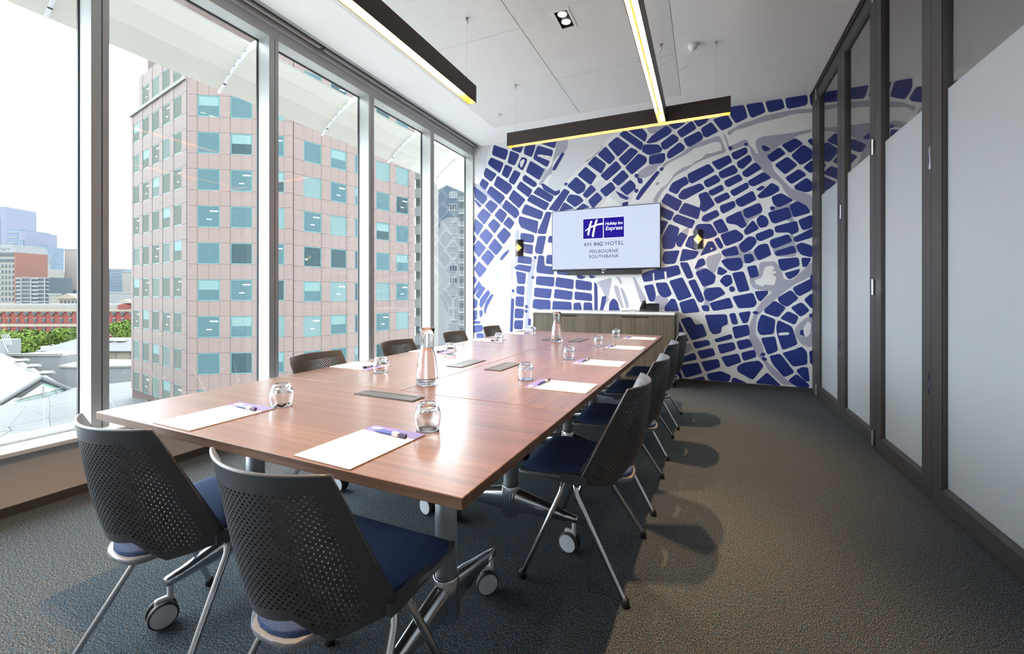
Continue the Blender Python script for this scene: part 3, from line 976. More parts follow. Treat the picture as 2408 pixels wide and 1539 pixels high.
# flex and ceiling rose of the crosswise/long pendant pair
H3 = ZC - 2.85
pts = []
ctrl = [(3.002, .03, .155), (3.002, .028, .44), (3.0, .01, .50), (3.03, -.06, .52), (3.06, -.15, .46), (3.10, -.22, .50), (3.115, -.278, H3 - .06)]
for i in range(len(ctrl) - 1):
    p0, p1, p2, p3 = [Vector(ctrl[max(0, min(len(ctrl) - 1, i + k))]) for k in (-1, 0, 1, 2)]
    for k in range(6):
        t = k / 6
        pts.append(.5 * ((2 * p1) + (-p0 + p2) * t + (2 * p0 - 5 * p1 + 4 * p2 - p3) * t * t + (-p0 + 3 * p1 - 3 * p2 + p3) * t ** 3))
pts.append(Vector(ctrl[-1]))
MB().tube(pts, .0034, 8).build('flex', 'white_plastic', pl2)
MB().lathe([(0, H3 - .062), (.012, H3 - .06), (.033, H3 - .045), (.043, H3 - .02), (.045, H3), (0, H3)], 24, 3.116, -.279).build('ceiling_rose', 'white_plastic', pl2)

# twin recessed spots
def spots(label, y0):
    o = thing('twin_downlight', label, 'ceiling spot', (-1.115, y0, ZC), 0, 'recessed twin spots')
    a, b = .056, .122
    fr = MB()
    plate(fr, -a - .022, a + .022, -b - .022, b + .022, -.004, 0, [(-a, a, -b, b)])
    fr.build('frame', 'white_plastic', o)
    MB().box(-a, -a + .002, -b, b, 0, .13).box(a - .002, a, -b, b, 0, .13).box(-a, a, -b, -b + .002, 0, .13).box(-a, a, b - .002, b, 0, .13).box(-a, a, -b, b, .13, .134).build('recess', 'black_matte', o)
    for s in (-1, 1):
        c = MB().lathe([(0, .125), (.030, .125), (.041, .112), (.043, .03), (.043, .008), (.039, .008), (.037, .016)], 24, 0, s * .056).build('spot_can', 'wheel_grey', o)
        MB().lathe([(0, .014), (.0385, .014), (.0385, .018), (0, .018)], 24, 0, s * .056).build('lens', 'spot_lens', c)
        ld = bpy.data.lights.new('spot', 'SPOT')
        ld.energy = SPOT; ld.color = (1.0, .62, .32); ld.spot_size = math.radians(72); ld.spot_blend = .45; ld.shadow_soft_size = .022
        lo = bpy.data.objects.new('spot_lamp', ld); COL.objects.link(lo)
        lo.parent = c
        lo.location = (0, s * .056, .006)
        lo.rotation_euler = (0, math.radians(1), 0)
    return o
spots('black recessed ceiling box with two white spots', 3.60)
spots('recessed twin ceiling spot nearer the door, out of the picture', 1.10)
o = thing('ceiling_sensor', 'small round white sensor on the perforated ceiling by the windows', 'sensor', (-2.514, 5.163, ZC))
MB().lathe([(0, -.012), (.03, -.012), (.046, -.008), (.05, -.002), (.05, 0), (0, 0)], 24).build('cover', 'white_plastic', o)
MB().lathe([(0, -.018), (.012, -.016), (.016, -.011), (0, -.011)], 16).build('lens', 'wheel_grey', o)

# ================================================================== far wall things
# television
tv = thing('television', 'wall mounted television showing a blue and white hotel logo', 'television', (-1.311, YB, 1.505))
hw, hh = .7665, .885
MB().box(-.30, .30, -.028, -.003, .25, .65).build('wall_bracket', 'black', tv)
MB().bevbox(-hw, hw, -.064, -.028, 0, hh, .004).build('bezel', 'tv_body', tv)
MB().box(-hw + .010, hw - .010, -.0652, -.0638, .022, hh - .010).build('screen', 'screen', tv)
MB().box(-.03, .03, -.066, -.060, -.004, .010).build('badge', 'silver_paint', tv)
def on_screen(me, x, z, name, y=-.0662):
    ob = put(name, me, tv, (x, y, z))
    ob.rotation_euler = (math.pi / 2, 0, 0)
    return ob
def tvxz(px, py):
    u = (px - 1204) / F_PX
    t = (YB - .066) / (CY + RY * u)
    return (CX + RX * u) * t + 1.311, HC + (HY - py) / F_PX * t - 1.505
def lg(a, b): return tvxz(1360 + a / 12.82, 500 + b / 12.82)
def flat(name, polys, m, y):
    mb = MB()
    for P in polys:
        tri = geometry.tessellate_polygon([[Vector((x, z, 0)) for x, z in P]])
        mb.add([(x, y, z) for x, z in P], tri)
    return mb.build(name, m, tv)
x0, z1 = lg(145, 207); x1, _ = lg(742, 165); x2, _ = lg(765, 165); x3, _ = lg(1378, 120); _, z0 = lg(155, 800)
e = .006
flat('logo_border', [[(x0 - e, z0 - e), (x3 + e, z0 - e), (x3 + e, z1 + e), (x0 - e, z1 + e)]], 'screen_white', -.0655)
flat('logo_field', [[(x0, z0), (x1, z0), (x1, z1), (x0, z1)], [(x2, z0), (x3, z0), (x3, z1), (x2, z1)]], 'screen_blue', -.0658)
strokes = [[(365, 262), (395, 250), (424, 258), (400, 320), (362, 480), (325, 680), (300, 695), (272, 682), (275, 620), (310, 450), (340, 330)],
           [(530, 215), (560, 203), (588, 212), (565, 280), (520, 430), (490, 580), (465, 735), (440, 750), (408, 735), (415, 650), (460, 440), (500, 290)],
           [(198, 548), (290, 470), (400, 408), (560, 342), (744, 306), (744, 362), (590, 390), (420, 452), (330, 480), (225, 562), (205, 565)]]
flat('logo_letter', [rounded([lg(*q) for q in s], .01) for s in strokes], 'screen_white', -.0660)
cx_, cz_ = lg(1070, 325); on_screen(text_mesh('logo_text', 'Holiday Inn', .058, 'screen_white', .0007, .15, 0.0001, .92), cx_, cz_, 'logo_text')
cx_, cz_ = lg(1070, 470); on_screen(text_mesh('logo_text', 'Express', .080, 'screen_white', .0008, .15, 0.0001, .95), cx_, cz_, 'logo_text')
cx_, cz_ = lg(280, 968); on_screen(text_mesh('screen_text', 'AN', .076, 'screen_ink', 0, 0, 0.0001, 1.1), cx_, cz_, 'screen_text')
cx_, cz_ = lg(600, 955); on_screen(text_mesh('screen_text', 'IHG', .076, 'screen_ink', .0010, 0, 0.0001, 1.02), cx_, cz_, 'screen_text')
cx_, cz_ = lg(762, 913); on_screen(text_mesh('screen_text', '\u00ae', .026, 'screen_ink', 0, 0, 0.0001), cx_, cz_, 'screen_text')
cx_, cz_ = lg(1088, 930); on_screen(text_mesh('screen_text', 'HOTEL', .076, 'screen_ink', 0, 0, 0.0001, 1.12), cx_, cz_, 'screen_text')
cx_, cz_ = lg(762, 1170); on_screen(text_mesh('screen_text', 'MELBOURNE', .066, 'screen_ink', 0, 0, 0.0001, 1.12), cx_, cz_, 'screen_text')
cx_, cz_ = lg(762, 1325); on_screen(text_mesh('screen_text', 'SOUTHBANK', .066, 'screen_ink', 0, 0, 0.0001, 1.12), cx_, cz_, 'screen_text')

# soundbar with camera under the television
sb = thing('video_soundbar', 'slim black soundbar with a camera dot under the television', 'soundbar', (-1.312, YB, 1.438))
MB().box(-.09, .09, -.055, -.004, .02, .066).build('mount', 'black', sb)
MB().prism([(-.095, .006), (-.085, 0), (-.055, 0), (-.05, .01), (-.05, .058), (-.06, .063), (-.088, .063), (-.095, .056)], 'x', -.522, .522).build('body', 'black', sb)
MB().bevbox(-.011, .011, -.0975, -.094, .022, .044, .0006).build('camera_dot', 'white_plastic', sb)

# wall sconces: prism-shaped black bodies with a diamond of yellow light
def sconce(label, x):
    o = thing('wall_sconce', label, 'wall light', (x, YB, 1.755), 0, 'black sconces with yellow diamonds')
    H, hw_, d = .245, .054, .085
    MB().prism([(-hw_, -.003), (-hw_, -.03), (0, -d), (hw_, -.03), (hw_, -.003)], 'z', 0, H).build('body', 'black', o)
    zc = H / 2
    a, y_e, y_m = .063, -.03, -d
    def dia(hx, hz, off):
        return [(0, y_m - off, zc + hz), (-hx, y_e - off - (y_m - y_e) * (hx / hw_ - 1), zc), (0, y_m - off, zc - hz), (hx, y_e - off - (y_m - y_e) * (hx / hw_ - 1), zc)]
    for hx, hz, off, mm, nm in ((.0535, .064, .0012, 'gold_rim', 'diamond_rim'), (.046, .055, .0022, 'yellow_lens', 'diamond_lens')):
        top, l_, bot, r_ = dia(hx, hz, off)
        MB().add([top, l_, bot, r_, (0, y_m - off, zc)], [(0, 1, 4), (1, 2, 4), (2, 3, 4), (3, 0, 4)]).build(nm, mm, o)
    ld = bpy.data.lights.new('sconce_glow', 'POINT'); ld.energy = 1.2; ld.color = (1, .6, .3); ld.shadow_soft_size = .02
    lo = bpy.data.objects.new('sconce_glow', ld); COL.objects.link(lo); lo.parent = o; lo.location = (0, -.12, .08)
sconce('black wall sconce with yellow diamond between window and television', -2.624)
sconce('black wall sconce with yellow diamond right of the television', -.087)

# credenza
cd = thing('credenza', 'low smoked oak credenza with pale stone top under the television', 'credenza', (-2.215, YB - .479, 0))
CW, CDp, CH = 1.865, .455, .905
MB().box(.02, CW - .02, .04, CDp, 0, .07).build('plinth', 'plinth', cd)
MB().box(0, .02, 0, CDp, .07, CH).box(CW - .02, CW, 0, CDp, .07, CH).box(.02, CW - .02, .012, CDp, .07, .09).box(.02, CW - .02, 0, CDp, CH - .022, CH).box(.02, CW - .02, CDp - .012, CDp, .09, CH - .022).box(CW / 2 - .012, CW / 2 + .012, 0, CDp, .09, CH - .022).build('body', 'oak', cd)
MB().bevbox(-.008, CW + .008, -.008, CDp + .012, CH, CH + .032, .003).build('top', 'stone_top', cd)
dxs = [(.023, CW / 4 + .004), (CW / 4 + .008, CW / 2 - .015), (CW / 2 + .015, 3 * CW / 4 - .004), (3 * CW / 4, CW - .023)]
for i, (a, b) in enumerate(dxs):
    nt = (b - .16, b) if i % 2 == 0 else (a, a + .16)
    d = MB().prism([(a, .094), (b, .094), (b, CH - .026)] + ([(nt[1], CH - .026)] if nt[1] < b - .001 else []) + ([(nt[1], CH - .044)] if nt[1] < b - .001 else [(b, CH - .044)]) + [(nt[0], CH - .044)] + ([(nt[0], CH - .026), (a, CH - .026)] if nt[0] > a + .001 else []), 'y', .002, .020).build('door', 'oak', cd)
    MB().box(nt[0] + .002, nt[1] - .002, .016, .0225, CH - .044, CH - .026).build('finger_pull', 'black_matte', d)

# desk phone
ph = thing('desk_phone', 'black desk phone with its handset on the left, on the credenza', 'telephone', (-.675, YB - .22, CH + .0325), math.radians(-4))
MB().prism([(-.075, 0), (.085, 0), (.085, .095), (.065, .10), (-.075, .018)], 'x', -.045, .115).build('base', 'black', ph)
MB().prism([(-.07, .0), (.08, 0), (.08, .10), (.06, .105), (-.07, .03)], 'x', -.11, -.047).build('cradle', 'black_matte', ph)
MB().tube([(-.078, -.075, .045), (-.078, -.06, .062), (-.078, .04, .115), (-.078, .062, .118)], [.024, .021, .021, .026], 12).build('handset', 'black', ph)
MB().prism([(.035, .0888), (.060, .100), (.061, .105), (.034, .092)], 'x', -.02, .105).build('display', 'far_glass', ph)
key = MB().bevbox(-.007, .007, -.006, .006, 0, .004, .001).mesh('key', 'plinth')
for r in range(4):
    for c_ in range(3):
        k = put('key', key, ph, (-.005 + c_ * .025, -.05 + r * .02, .0325 + r * .0117))
        k.rotation_euler = (math.atan2(.082, .14), 0, 0)
cp = [(-.11, -.03, .004), (-.16, -.05, .006), (-.20, -.045, .018), (-.25, -.03, .006), (-.34, -.035, .004)]
MB().tube(cp, .0032, 8).build('phone_cord', 'black', ph)

# ================================================================== tables
TX, TY, TR, TZ = -.476, .803, -.01863, .735
def tl(x, y, z=0.0):
    return (TX + x * math.cos(TR) - y * math.sin(TR), TY + x * math.sin(TR) + y * math.cos(TR), z)

def caster(parent, x, y, ang):
    c = put('caster', None, parent, (x, y, 0), ang)
    return c
# caster meshes are shared
ME_TYRE = []
for s in (-1, 1):
    cw = MB()
    prof = [(.0, .011 * s), (.045, .011 * s), (.045, .024 * s), (.041, .028 * s), (.0, .028 * s)]
    vs = []; n = 28
    for (r, yy) in prof:
        for k in range(n):
            vs.append((r * math.cos(2 * math.pi * k / n), yy, .045 + r * math.sin(2 * math.pi * k / n)))
    fs = [(i * n + k, i * n + (k + 1) % n, (i + 1) * n + (k + 1) % n, (i + 1) * n + k) for i in range(4) for k in range(n)]
    cw.add(vs, fs, 0, True)
    ME_TYRE.append(cw.mesh('tyre', 'plinth'))
ME_DISC = []
for s in (-1, 1):
    cf = MB()
    n = 28
    vs = [(.0385 * math.cos(2 * math.pi * k / n), .0288 * s, .045 + .0385 * math.sin(2 * math.pi * k / n)) for k in range(n)] + [(0, .0305 * s, .045)]
    cf.add(vs, [(k, (k + 1) % n, n) for k in range(n)], 0, True)
    ME_DISC.append(cf.mesh('wheel_disc', 'wheel_grey'))
ch = MB().bevbox(-.022, .022, -.0095, .0095, .026, .100, .004).tube([(.022, 0, .07), (.022, 0, .150)], .0095, 12)
ME_FORK = ch.mesh('fork', 'wheel_grey')

def table(label, x0, x1, y0, y1, grain, cols_, foot, module, group='walnut conference tables'):
    o = thing('conference_table', label, 'table', tl((x0 + x1) / 2, (y0 + y1) / 2), TR, group)
    cx_, cy_ = (x0 + x1) / 2, (y0 + y1) / 2
    a, b = (x1 - x0) / 2, (y1 - y0) / 2
    t = MB()
    th = .028
    t.bevbox(-a, a, -b, b, TZ - th, TZ, .0016, 0)
    # the edge band takes the side faces
    t.mi = [0 if i == 1 else (1 if i > 1 else 0) for i in range(len(t.mi))]
    t.build('tabletop', ['wood_' + grain, 'edge_' + grain], o)
    bar = MB()
    if foot == 'y':
        bar.box(cols_[0][0] - cx_, cols_[1][0] - cx_, -.02, .02, TZ - th - .075, TZ - th - .045)
    else:
        bar.box(-.02, .02, cols_[0][1] - cy_, cols_[1][1] - cy_, TZ - th - .075, TZ - th - .045)
    bar.build('cross_beam', 'silver_paint', o)
    for (kx, ky) in cols_:
        lx, ly = kx - cx_, ky - cy_
        leg = MB().lathe([(0, .19), (.036, .19), (.036, .64), (0, .64)], 24, lx, ly).build('column', 'silver_paint', o)
        MB().lathe([(.0, .108), (.036, .108), (.0435, .118), (.0435, .248), (.0415, .252), (.036, .252)], 24, lx, ly).build('hub_sleeve', 'polished_alu', leg)
        br = MB()
        for s in (-1, 1):
            if foot == 'y':
                br.prism([(ly - .15, TZ - th), (ly + .15, TZ - th), (ly + .09, TZ - th - .045), (ly + .03, TZ - th - .085), (ly - .03, TZ - th - .085), (ly - .09, TZ - th - .045)], 'x', lx + s * .055 - .012, lx + s * .055 + .012)
            else:
                br.prism([(lx - .15, TZ - th), (lx + .15, TZ - th), (lx + .09, TZ - th - .045), (lx + .03, TZ - th - .085), (lx - .03, TZ - th - .085), (lx - .09, TZ - th - .045)], 'y', ly + s * .055 - .012, ly + s * .055 + .012)
        br.box(lx - .045, lx + .045, ly - .045, ly + .045, .625, .66)
        br.build('flip_bracket', 'black', o)
        pd = MB().prism([(-.045, 0), (.045, 0), (.03, .05), (-.03, .05)], 'z', -.004, .004).build('release_paddle', 'polished_alu', o, (lx, ly - .11 if foot == 'y' else ly, .645))
        for s in (-1, 1):
            F = MB()
            R_ = .335
            # foot: a tapering bar that leaves the sleeve and drops toward the caster
            prof = [(.03, .122, .238, .030), (.10, .128, .222, .029), (.20, .134, .196, .024), (R_ - .06, .134, .176, .020), (R_ - .006, .134, .168, .017), (R_, .137, .163, .013)]
            vs = []; n = 14
            for d, zl, zh, wd in prof:
                for k in range(n):
                    an_k = 2 * math.pi * k / n
                    q = wd * math.copysign(abs(math.cos(an_k)) ** .8, math.cos(an_k)); z = (zl + zh) / 2 + (zh - zl) / 2 * math.copysign(abs(math.sin(an_k)) ** .8, math.sin(an_k))
                    vs.append((lx + q, ly + s * d, z) if foot == 'y' else (lx + s * d, ly + q, z))
            m_ = len(prof)
            fs = [(i * n + k, i * n + (k + 1) % n, (i + 1) * n + (k + 1) % n, (i + 1) * n + k) for i in range(m_ - 1) for k in range(n)]
            F.add(vs, fs, 0, True)
            F.add(vs[:n], [tuple(range(n))]); F.add(vs[-n:], [tuple(range(n))])
            F.build('foot', 'polished_alu', o)
            ex, ey = (lx, ly + s * (R_ - .018)) if foot == 'y' else (lx + s * (R_ - .018), ly)
            an = random.uniform(-.9, .9) + (math.pi / 2 if foot == 'y' else 0)
            cc = put('caster', ME_FORK, o, (ex - .022 * math.cos(an), ey - .022 * math.sin(an), 0), an)
            [put('tyre', q, cc) for q in ME_TYRE]; [put('wheel_disc', q, cc) for q in ME_DISC]
    if module:
        mx, my, hx, hy = module
        mx -= cx_; my -= cy_
        pm = MB().bevbox(mx - hx, mx + hx, my - hy, my + hy, TZ - .001, TZ + .003, .001).build('power_box', 'black', o)
        q = MB().bevbox(mx - hx + .006, mx + hx - .006, my - hy + .006, my + hy - .006, TZ + .0028, TZ + .0042, .0006).build('lid', 'flap', pm)
        e2 = MB()
        if foot == 'y': e2.box(mx - hx + .03, mx + hx - .03, my + hy - .018, my + hy - .013, TZ + .0040, TZ + .0048)
        else: e2.box(mx - hx + .013, mx - hx + .018, my - hy + .03, my + hy - .03, TZ + .0040, TZ + .0048)
        e2.build('lid_slot', 'black', pm)
    return o
Wt = 1.591
table('walnut table across the near end, with crosswise grain', -Wt, 0, 0, .7565, 'x', [(-1.27, .40), (-.31, .40)], 'y', (-.775, .655, .160, .041))
table('walnut table in the middle of the window side', -Wt, -Wt / 2 - .0015, .7615, 2.343, 'y', [(-1.19, 1.10), (-1.19, 2.00)], 'x', (-.915, 1.535, .055, .150))
table('walnut table in the middle of the glass partition side', -Wt / 2 + .0015, 0, .7615, 2.343, 'y', [(-.405, 1.10), (-.405, 2.00)], 'x', (-.655, 1.535, .055, .150))
table('walnut table at the mural end of the window side', -Wt, -Wt / 2 - .0015, 2.348, 3.932, 'y', [(-1.19, 2.65), (-1.19, 3.60)], 'x', (-.925, 3.13, .055, .150))
table('walnut table at the mural end of the glass partition side', -Wt / 2 + .0015, 0, 2.348, 3.932, 'y', [(-.405, 2.65), (-.405, 3.60)], 'x', (-.665, 3.13, .055, .150))

# ================================================================== chairs
def shell_mesh():
    NU, NV, TH = 56, 54, .0095
    mb_v, faces, smooth = [], [], []
    def surf(u, v):
        top = Vector((.192 * u, -.270 + .062 * u * u, .800))
        bot = Vector((.207 * u, -.186 + .168 * u * u, .378 + .030 * u * u))
        p = bot.lerp(top, v)
        p.y += -.016 * math.sin(math.pi * v) * (1 - u * u)
        return p
    def arch(u):
        a = abs(u)
        return .19 if a < .34 else (0 if a > .56 else .19 * (1 - (a - .34) / .22))
    def nrm(u, v):
        e = .01
        a = surf(u + e, v) - surf(u - e, v); b = surf(u, min(1, v + e)) - surf(u, max(0, v - e))
        return a.cross(b).normalized()
    idx = {}
    V = []
    def vert(u, v, side):
        k = (round(u, 5), round(v, 5), side)
        if k not in idx:
            p = surf(u, v) + nrm(u, v) * (TH / 2 * side)
            idx[k] = len(V); V.append(p)
        return idx[k]
    F = []
    def uv(i, j):
        u = -1 + 2 * i / NU; v = j / NV
        return u, max(v, arch(u))
    solid = set()
    for i in range(NU):
        for j in range(NV):
            us = [uv(i, j), uv(i + 1, j), uv(i + 1, j + 1), uv(i, j + 1)]
            vc = (j + .5) / NV; uc = -1 + 2 * (i + .5) / NU
            if us[3][1] <= us[0][1] + 1e-9 and us[2][1] <= us[1][1] + 1e-9: continue
            solid.add((i, j))
            edge = 1 - abs(uc)
            d_top = (1 - vc)
            d_bot = vc - arch(uc) - (.03 if abs(uc) > .5 else .05)
            hole = (i + j) % 2 == 0 and edge > .10 and d_top > .10 and d_bot > .02
            clean = all(abs(q[1] - p) < 1e-9 for q, p in zip(us, (j / NV, j / NV, (j + 1) / NV, (j + 1) / NV)))
            if not (hole and clean):
                for side in (1, -1):
                    F.append(([vert(*q, side) for q in us], True))
                continue
            r = .42 * min(1.0, .62 + (edge - .10) * 2.2)
            hu, hv = 2 / NU, 1 / NV
            rings = {}
            for side in (1, -1):
                ring = []
                for k in range(8):
                    an = math.pi / 4 * k
                    ru, rv = uc + hu * r * math.cos(an), vc + hv * r * math.sin(an)
                    ring.append(len(V)); V.append(surf(ru, rv) + nrm(ru, rv) * (TH / 2 * side))
                c = [vert(*q, side) for q in us]   # SW SE NE NW
                F.append(([c[1], c[2], ring[1], ring[0], ring[7]], True))
                F.append(([c[2], c[3], ring[3], ring[2], ring[1]], True))
                F.append(([c[3], c[0], ring[5], ring[4], ring[3]], True))
                F.append(([c[0], c[1], ring[7], ring[6], ring[5]], True))
                rings[side] = ring
            base = len(V)
            for k in range(8): V.append(V[rings[1][k]].copy())
            for k in range(8): V.append(V[rings[-1][k]].copy())
            for k in range(8):
                k2 = (k + 1) % 8
                F.append(([base + k, base + k2, base + 8 + k2, base + 8 + k], True))
    mb = MB()
    mb.v = [tuple(p) for p in V]
    mb.f = [f for f, _ in F]; mb.mi = [0] * len(F); mb.sm = [True] * len(F)
    # rim all round
    path = [surf(-1, k / 14) for k in range(15)] + [surf(-1 + 2 * k / 24, 1) for k in range(1, 25)] + [surf(1, 1 - k / 14) for k in range(1, 15)]
    mb.tube(path, .0052, 8)
    low = []
    for k in range(61):
        u = 1 - 2 * k / 60
        low.append(surf(u, arch(u)))
    mb.tube(low, .0042, 8)
    # side lips
    for s in (-1, 1):
        vs = []
        for k in range(9):
            p = surf(s, k / 8); q = surf(s * .94, k / 8)
            d = Vector((0, .014, .004))
            vs += [p + d * (.35 + .65 * (1 - k / 8)), p, q]
        mb.add(vs, [(3 * k, 3 * k + 1, 3 * k + 4, 3 * k + 3) for k in range(8)], 0, True)
    return mb

def seat_meshes():
    def half(s):
        y = -.20 + .44 * s
        if y < -.13:
            return .012 + .094 * math.sqrt(max(0.0, 1 - ((-.13 - y) / .07) ** 2))
        if y < -.02:
            return .207 * math.sqrt((y + .186) / .168) - .013
        f = 1.0
        if s > .90: f = 1 - .10 * ((s - .90) / .10) ** 2
        return (.193 + .030 * min(1, (y + .02) / .12)) * f
    ys = [0, .01, .03, .07, .12, .2, .3, .4, .5, .6, .7, .8, .88, .94, .98, 1.0]
    cs = [-1, -.97, -.9, -.75, -.5, -.25, 0, .25, .5, .75, .9, .97, 1]
    def zc(s):
        return .462 - .030 * max(0, (.5 - s) / .5) ** 1.3 - .010 * max(0, (s - .75) / .25) ** 2
    def grid(mb, top, grow, zoff, thick, round_):
        n, m_ = len(ys), len(cs)
        vs = []
        for lay in (0, 1):
            for s in ys:
                e = 1 - (abs(2 * s - 1)) ** 14
                for c_ in cs:
                    w_ = half(s) + grow
                    y = -.20 - grow + (.44 + 2 * grow) * s
                    edge = max(abs(c_) ** 8, abs(2 * s - 1) ** 10)
                    if lay == 0:
                        z = zc(s) + zoff - round_ * edge - .006 * (1 - abs(c_) ** 2) * 0
                    else:
                        z = zc(s) + zoff - thick + .010 * edge
                    vs.append((w_ * c_, y, z))
        fs = []
        for lay in (0, 1):
            for i in range(n - 1):
                for k in range(m_ - 1):
                    o_ = lay * n * m_
                    q = (o_ + i * m_ + k, o_ + i * m_ + k + 1, o_ + (i + 1) * m_ + k + 1, o_ + (i + 1) * m_ + k)
                    fs.append(q if lay == 0 else q[::-1])
        per = [k for k in range(m_)] + [i * m_ + m_ - 1 for i in range(1, n)] + [(n - 1) * m_ + k for k in range(m_ - 2, -1, -1)] + [i * m_ for i in range(n - 2, 0, -1)]
        for a, b in zip(per, per[1:] + per[:1]):
            fs.append((a, b, b + n * m_, a + n * m_))
        mb.add(vs, fs, 0, True)
    pad, pan = MB(), MB()
    grid(pad, 1, -.004, 0, .036, .015)
    grid(pan, 0, .006, -.026, .024, .002)
    return pad, pan

ME_SHELL = shell_mesh().mesh('backrest', 'shell')
_pad, _pan = seat_meshes()
ME_PAD = _pad.mesh('seat_pad', 'fabric'); ME_PAN = _pan.mesh('seat_pan', 'pan')
arms = []
for s in (-1, 1):
    arms.append(MB().prism([(-.05, .440), (.10, .448), (.235, .440), (.232, .424), (.10, .412), (.0, .404), (-.05, .408)], 'x', s * .211 - .007, s * .211 + .007).mesh('side_rail', 'shell'))
legs = []
for s in (-1, 1):
    for fy in (1, -1):
        b = .03
        path = [(s * .255, fy * .211 + (0), .012), (s * .190, b + fy * .034 + .0, .352), (s * .182, b + fy * .026, .385), (s * .160, b + fy * .020, .409), (s * .12, b + fy * .018, .413), (s * .03, b + fy * .018, .413)]
        legs.append((MB().tube(path, .0108, 12).mesh('leg', 'chrome'), MB().lathe([(0, 0), (.014, 0), (.016, .006), (.014, .022), (.0112, .034), (0, .034)], 14, s * .2535, fy * .209).mesh('glide', 'black')))
ub = MB().box(-.09, .09, -.03, .09, .400, .425).box(-.17, .17, .0, .06, .412, .426).mesh('underframe', 'black')
def make_chair(label, loc, rz):
    o = thing('conference_chair', label, 'chair', loc, rz, 'perforated conference chairs')
    put('backrest', ME_SHELL, o)
    put('seat_pan', ME_PAN, o); put('seat_pad', ME_PAD, o); put('underframe', ub, o)
    for m in arms: put('side_rail', m, o)
    for a, g in legs:
        l_ = put('leg', a, o); put('glide', g, l_)
    return o
h = math.pi / 2
c0 = make_chair('charcoal perforated chair at the near end of the table, on its window side', (-1.572, .883, 0), 0)
for lab, loc, rz in [
    ('charcoal perforated chair nearest of all, its navy seat at the near table end', (-.894, .863, 0), 0),
    ('charcoal perforated chair first on the glass partition side, nearest the front', (-.482, 1.903, 0), h),
    ('charcoal perforated chair second on the glass partition side', (-.460, 2.640, 0), h),
    ('charcoal perforated chair third on the glass partition side', (-.453, 3.470, 0), h),
    ('charcoal perforated chair last on the glass partition side, by the credenza', (-.425, 4.228, 0), h),
    ('dark perforated chair back first on the window side, seen over the table', (-1.972, 1.934, 0), -h),
    ('dark perforated chair back second on the window side', (-1.995, 2.720, 0), -h),
    ('dark perforated chair back third on the window side, before the last mullion', (-1.998, 3.560, 0), -h),
    ('dark perforated chair back last on the window side, against the mural', (-1.985, 4.330, 0), -h)]:
    dup(c0, loc, rz, lab)

# ================================================================== on the tables
def off_round(x, z): return (x, z)
gl = MB()
outer = [(.0345, 0), (.0362, .002), (.0385, .015), (.0412, .032), (.0420, .045), (.0405, .058), (.0360, .072), (.0300, .083), (.0275, .086)]
inner = [(.0, .0725), (.020, .0722), (.0310, .068), (.0372, .056), (.0398, .044), (.0390, .032), (.0365, .015), (.0342, .002)]
gl.lathe(outer + [(0, .0855)] , 40)
gl.v = []; gl.f = []; gl.mi = []; gl.sm = []
gl.lathe([(0, .0845), (.018, .0845), (.0275, .086)] + outer[::-1][1:] + inner[::-1], 40)
ME_GLASS = gl.mesh('tumbler', 'glass')
def tumbler(x, y, label):
    o = put('tumbler', ME_GLASS, None, (x, y, TZ + .0004))
    tag(o, label, 'glass', 'upturned tumblers')
for (x, y, lab) in [
    (-1.512, 1.173, 'upturned tumbler by the near end pad on the window side'),
    (-.820, 1.165, 'upturned tumbler nearest of all, by the front notepad'),
    (-1.651, 1.898, 'upturned tumbler before the first chair of the window side'),
    (-1.667, 2.638, 'upturned tumbler before the second chair of the window side'),
    (-1.691, 3.490, 'upturned tumbler before the third chair of the window side'),
    (-1.672, 4.270, 'upturned tumbler before the last chair of the window side, by the credenza corner'),
    (-.837, 2.041, 'upturned tumbler before the first chair of the glass partition side'),
    (-.832, 2.793, 'upturned tumbler before the second chair of the glass partition side'),
    (-.817, 3.600, 'upturned tumbler before the third chair of the glass partition side'),
    (-.808, 4.330, 'upturned tumbler before the last chair of the glass partition side')]:
    tumbler(x, y, lab)

cv = MB()
co = [(.046, 0), (.051, .003), (.0522, .012), (.0520, .04), (.049, .08), (.0435, .12), (.036, .155), (.0285, .182), (.0268, .195), (.0285, .215), (.0335, .245), (.0375, .272)]
ci = [(.0350, .2715), (.0312, .245), (.0262, .215), (.0245, .195), (.0262, .182), (.0338, .155), (.0413, .12), (.0468, .08), (.0497, .04), (.0495, .022), (.042, .0165), (0, .016)]
cv.lathe([(0, .002)] + co + [(.0368, .2728)] + ci, 48)
ME_CAR = cv.mesh('carafe', 'glass')
wt = MB()
wt.lathe([(0, .0164), (.0415, .0169), (.0491, .0224), (.0493, .04), (.0464, .08), (.0409, .12), (.0334, .155), (.0266, .179), (.0, .179)], 48)
ME_WAT = wt.mesh('water', 'water')
for x, y, lab in ((-1.224, 1.733, 'tall glass carafe of water on the middle of the table, nearer one'), (-1.224, 3.722, 'tall glass carafe of water at the mural end of the table')):
    o = thing('water_carafe', lab, 'carafe', (x, y, TZ + .0004), 0, 'water carafes')
    put('glass_body', ME_CAR, o); put('water', ME_WAT, o)

# notepads: long side local y, printed strip at the far end
PW, PL = .105, .1485
pdm = MB().box(-PW, PW, -PL, PL, 0, .0022).mesh('sheets', 'paper')
cvm = MB().box(-PW, PW, PL - .052, PL, .0022, .0027).mesh('cover_strip', 'pad_cover')
lgm = MB().box(-PW + .014, -PW + .05, PL - .030, PL - .014, .0027, .0030).mesh('logo_patch', 'paper')
bkm = MB().box(-PW, PW, -PL, PL, -.0006, 0).mesh('backing', 'plinth')
def notepad(x, y, rz, lab):
    o = thing('notepad', lab, 'notepad', (x, y, TZ + .001), rz, 'notepads laid at the places')
    put('sheets', pdm, o); put('cover_strip', cvm, o); put('logo_patch', lgm, o); put('backing', bkm, o)
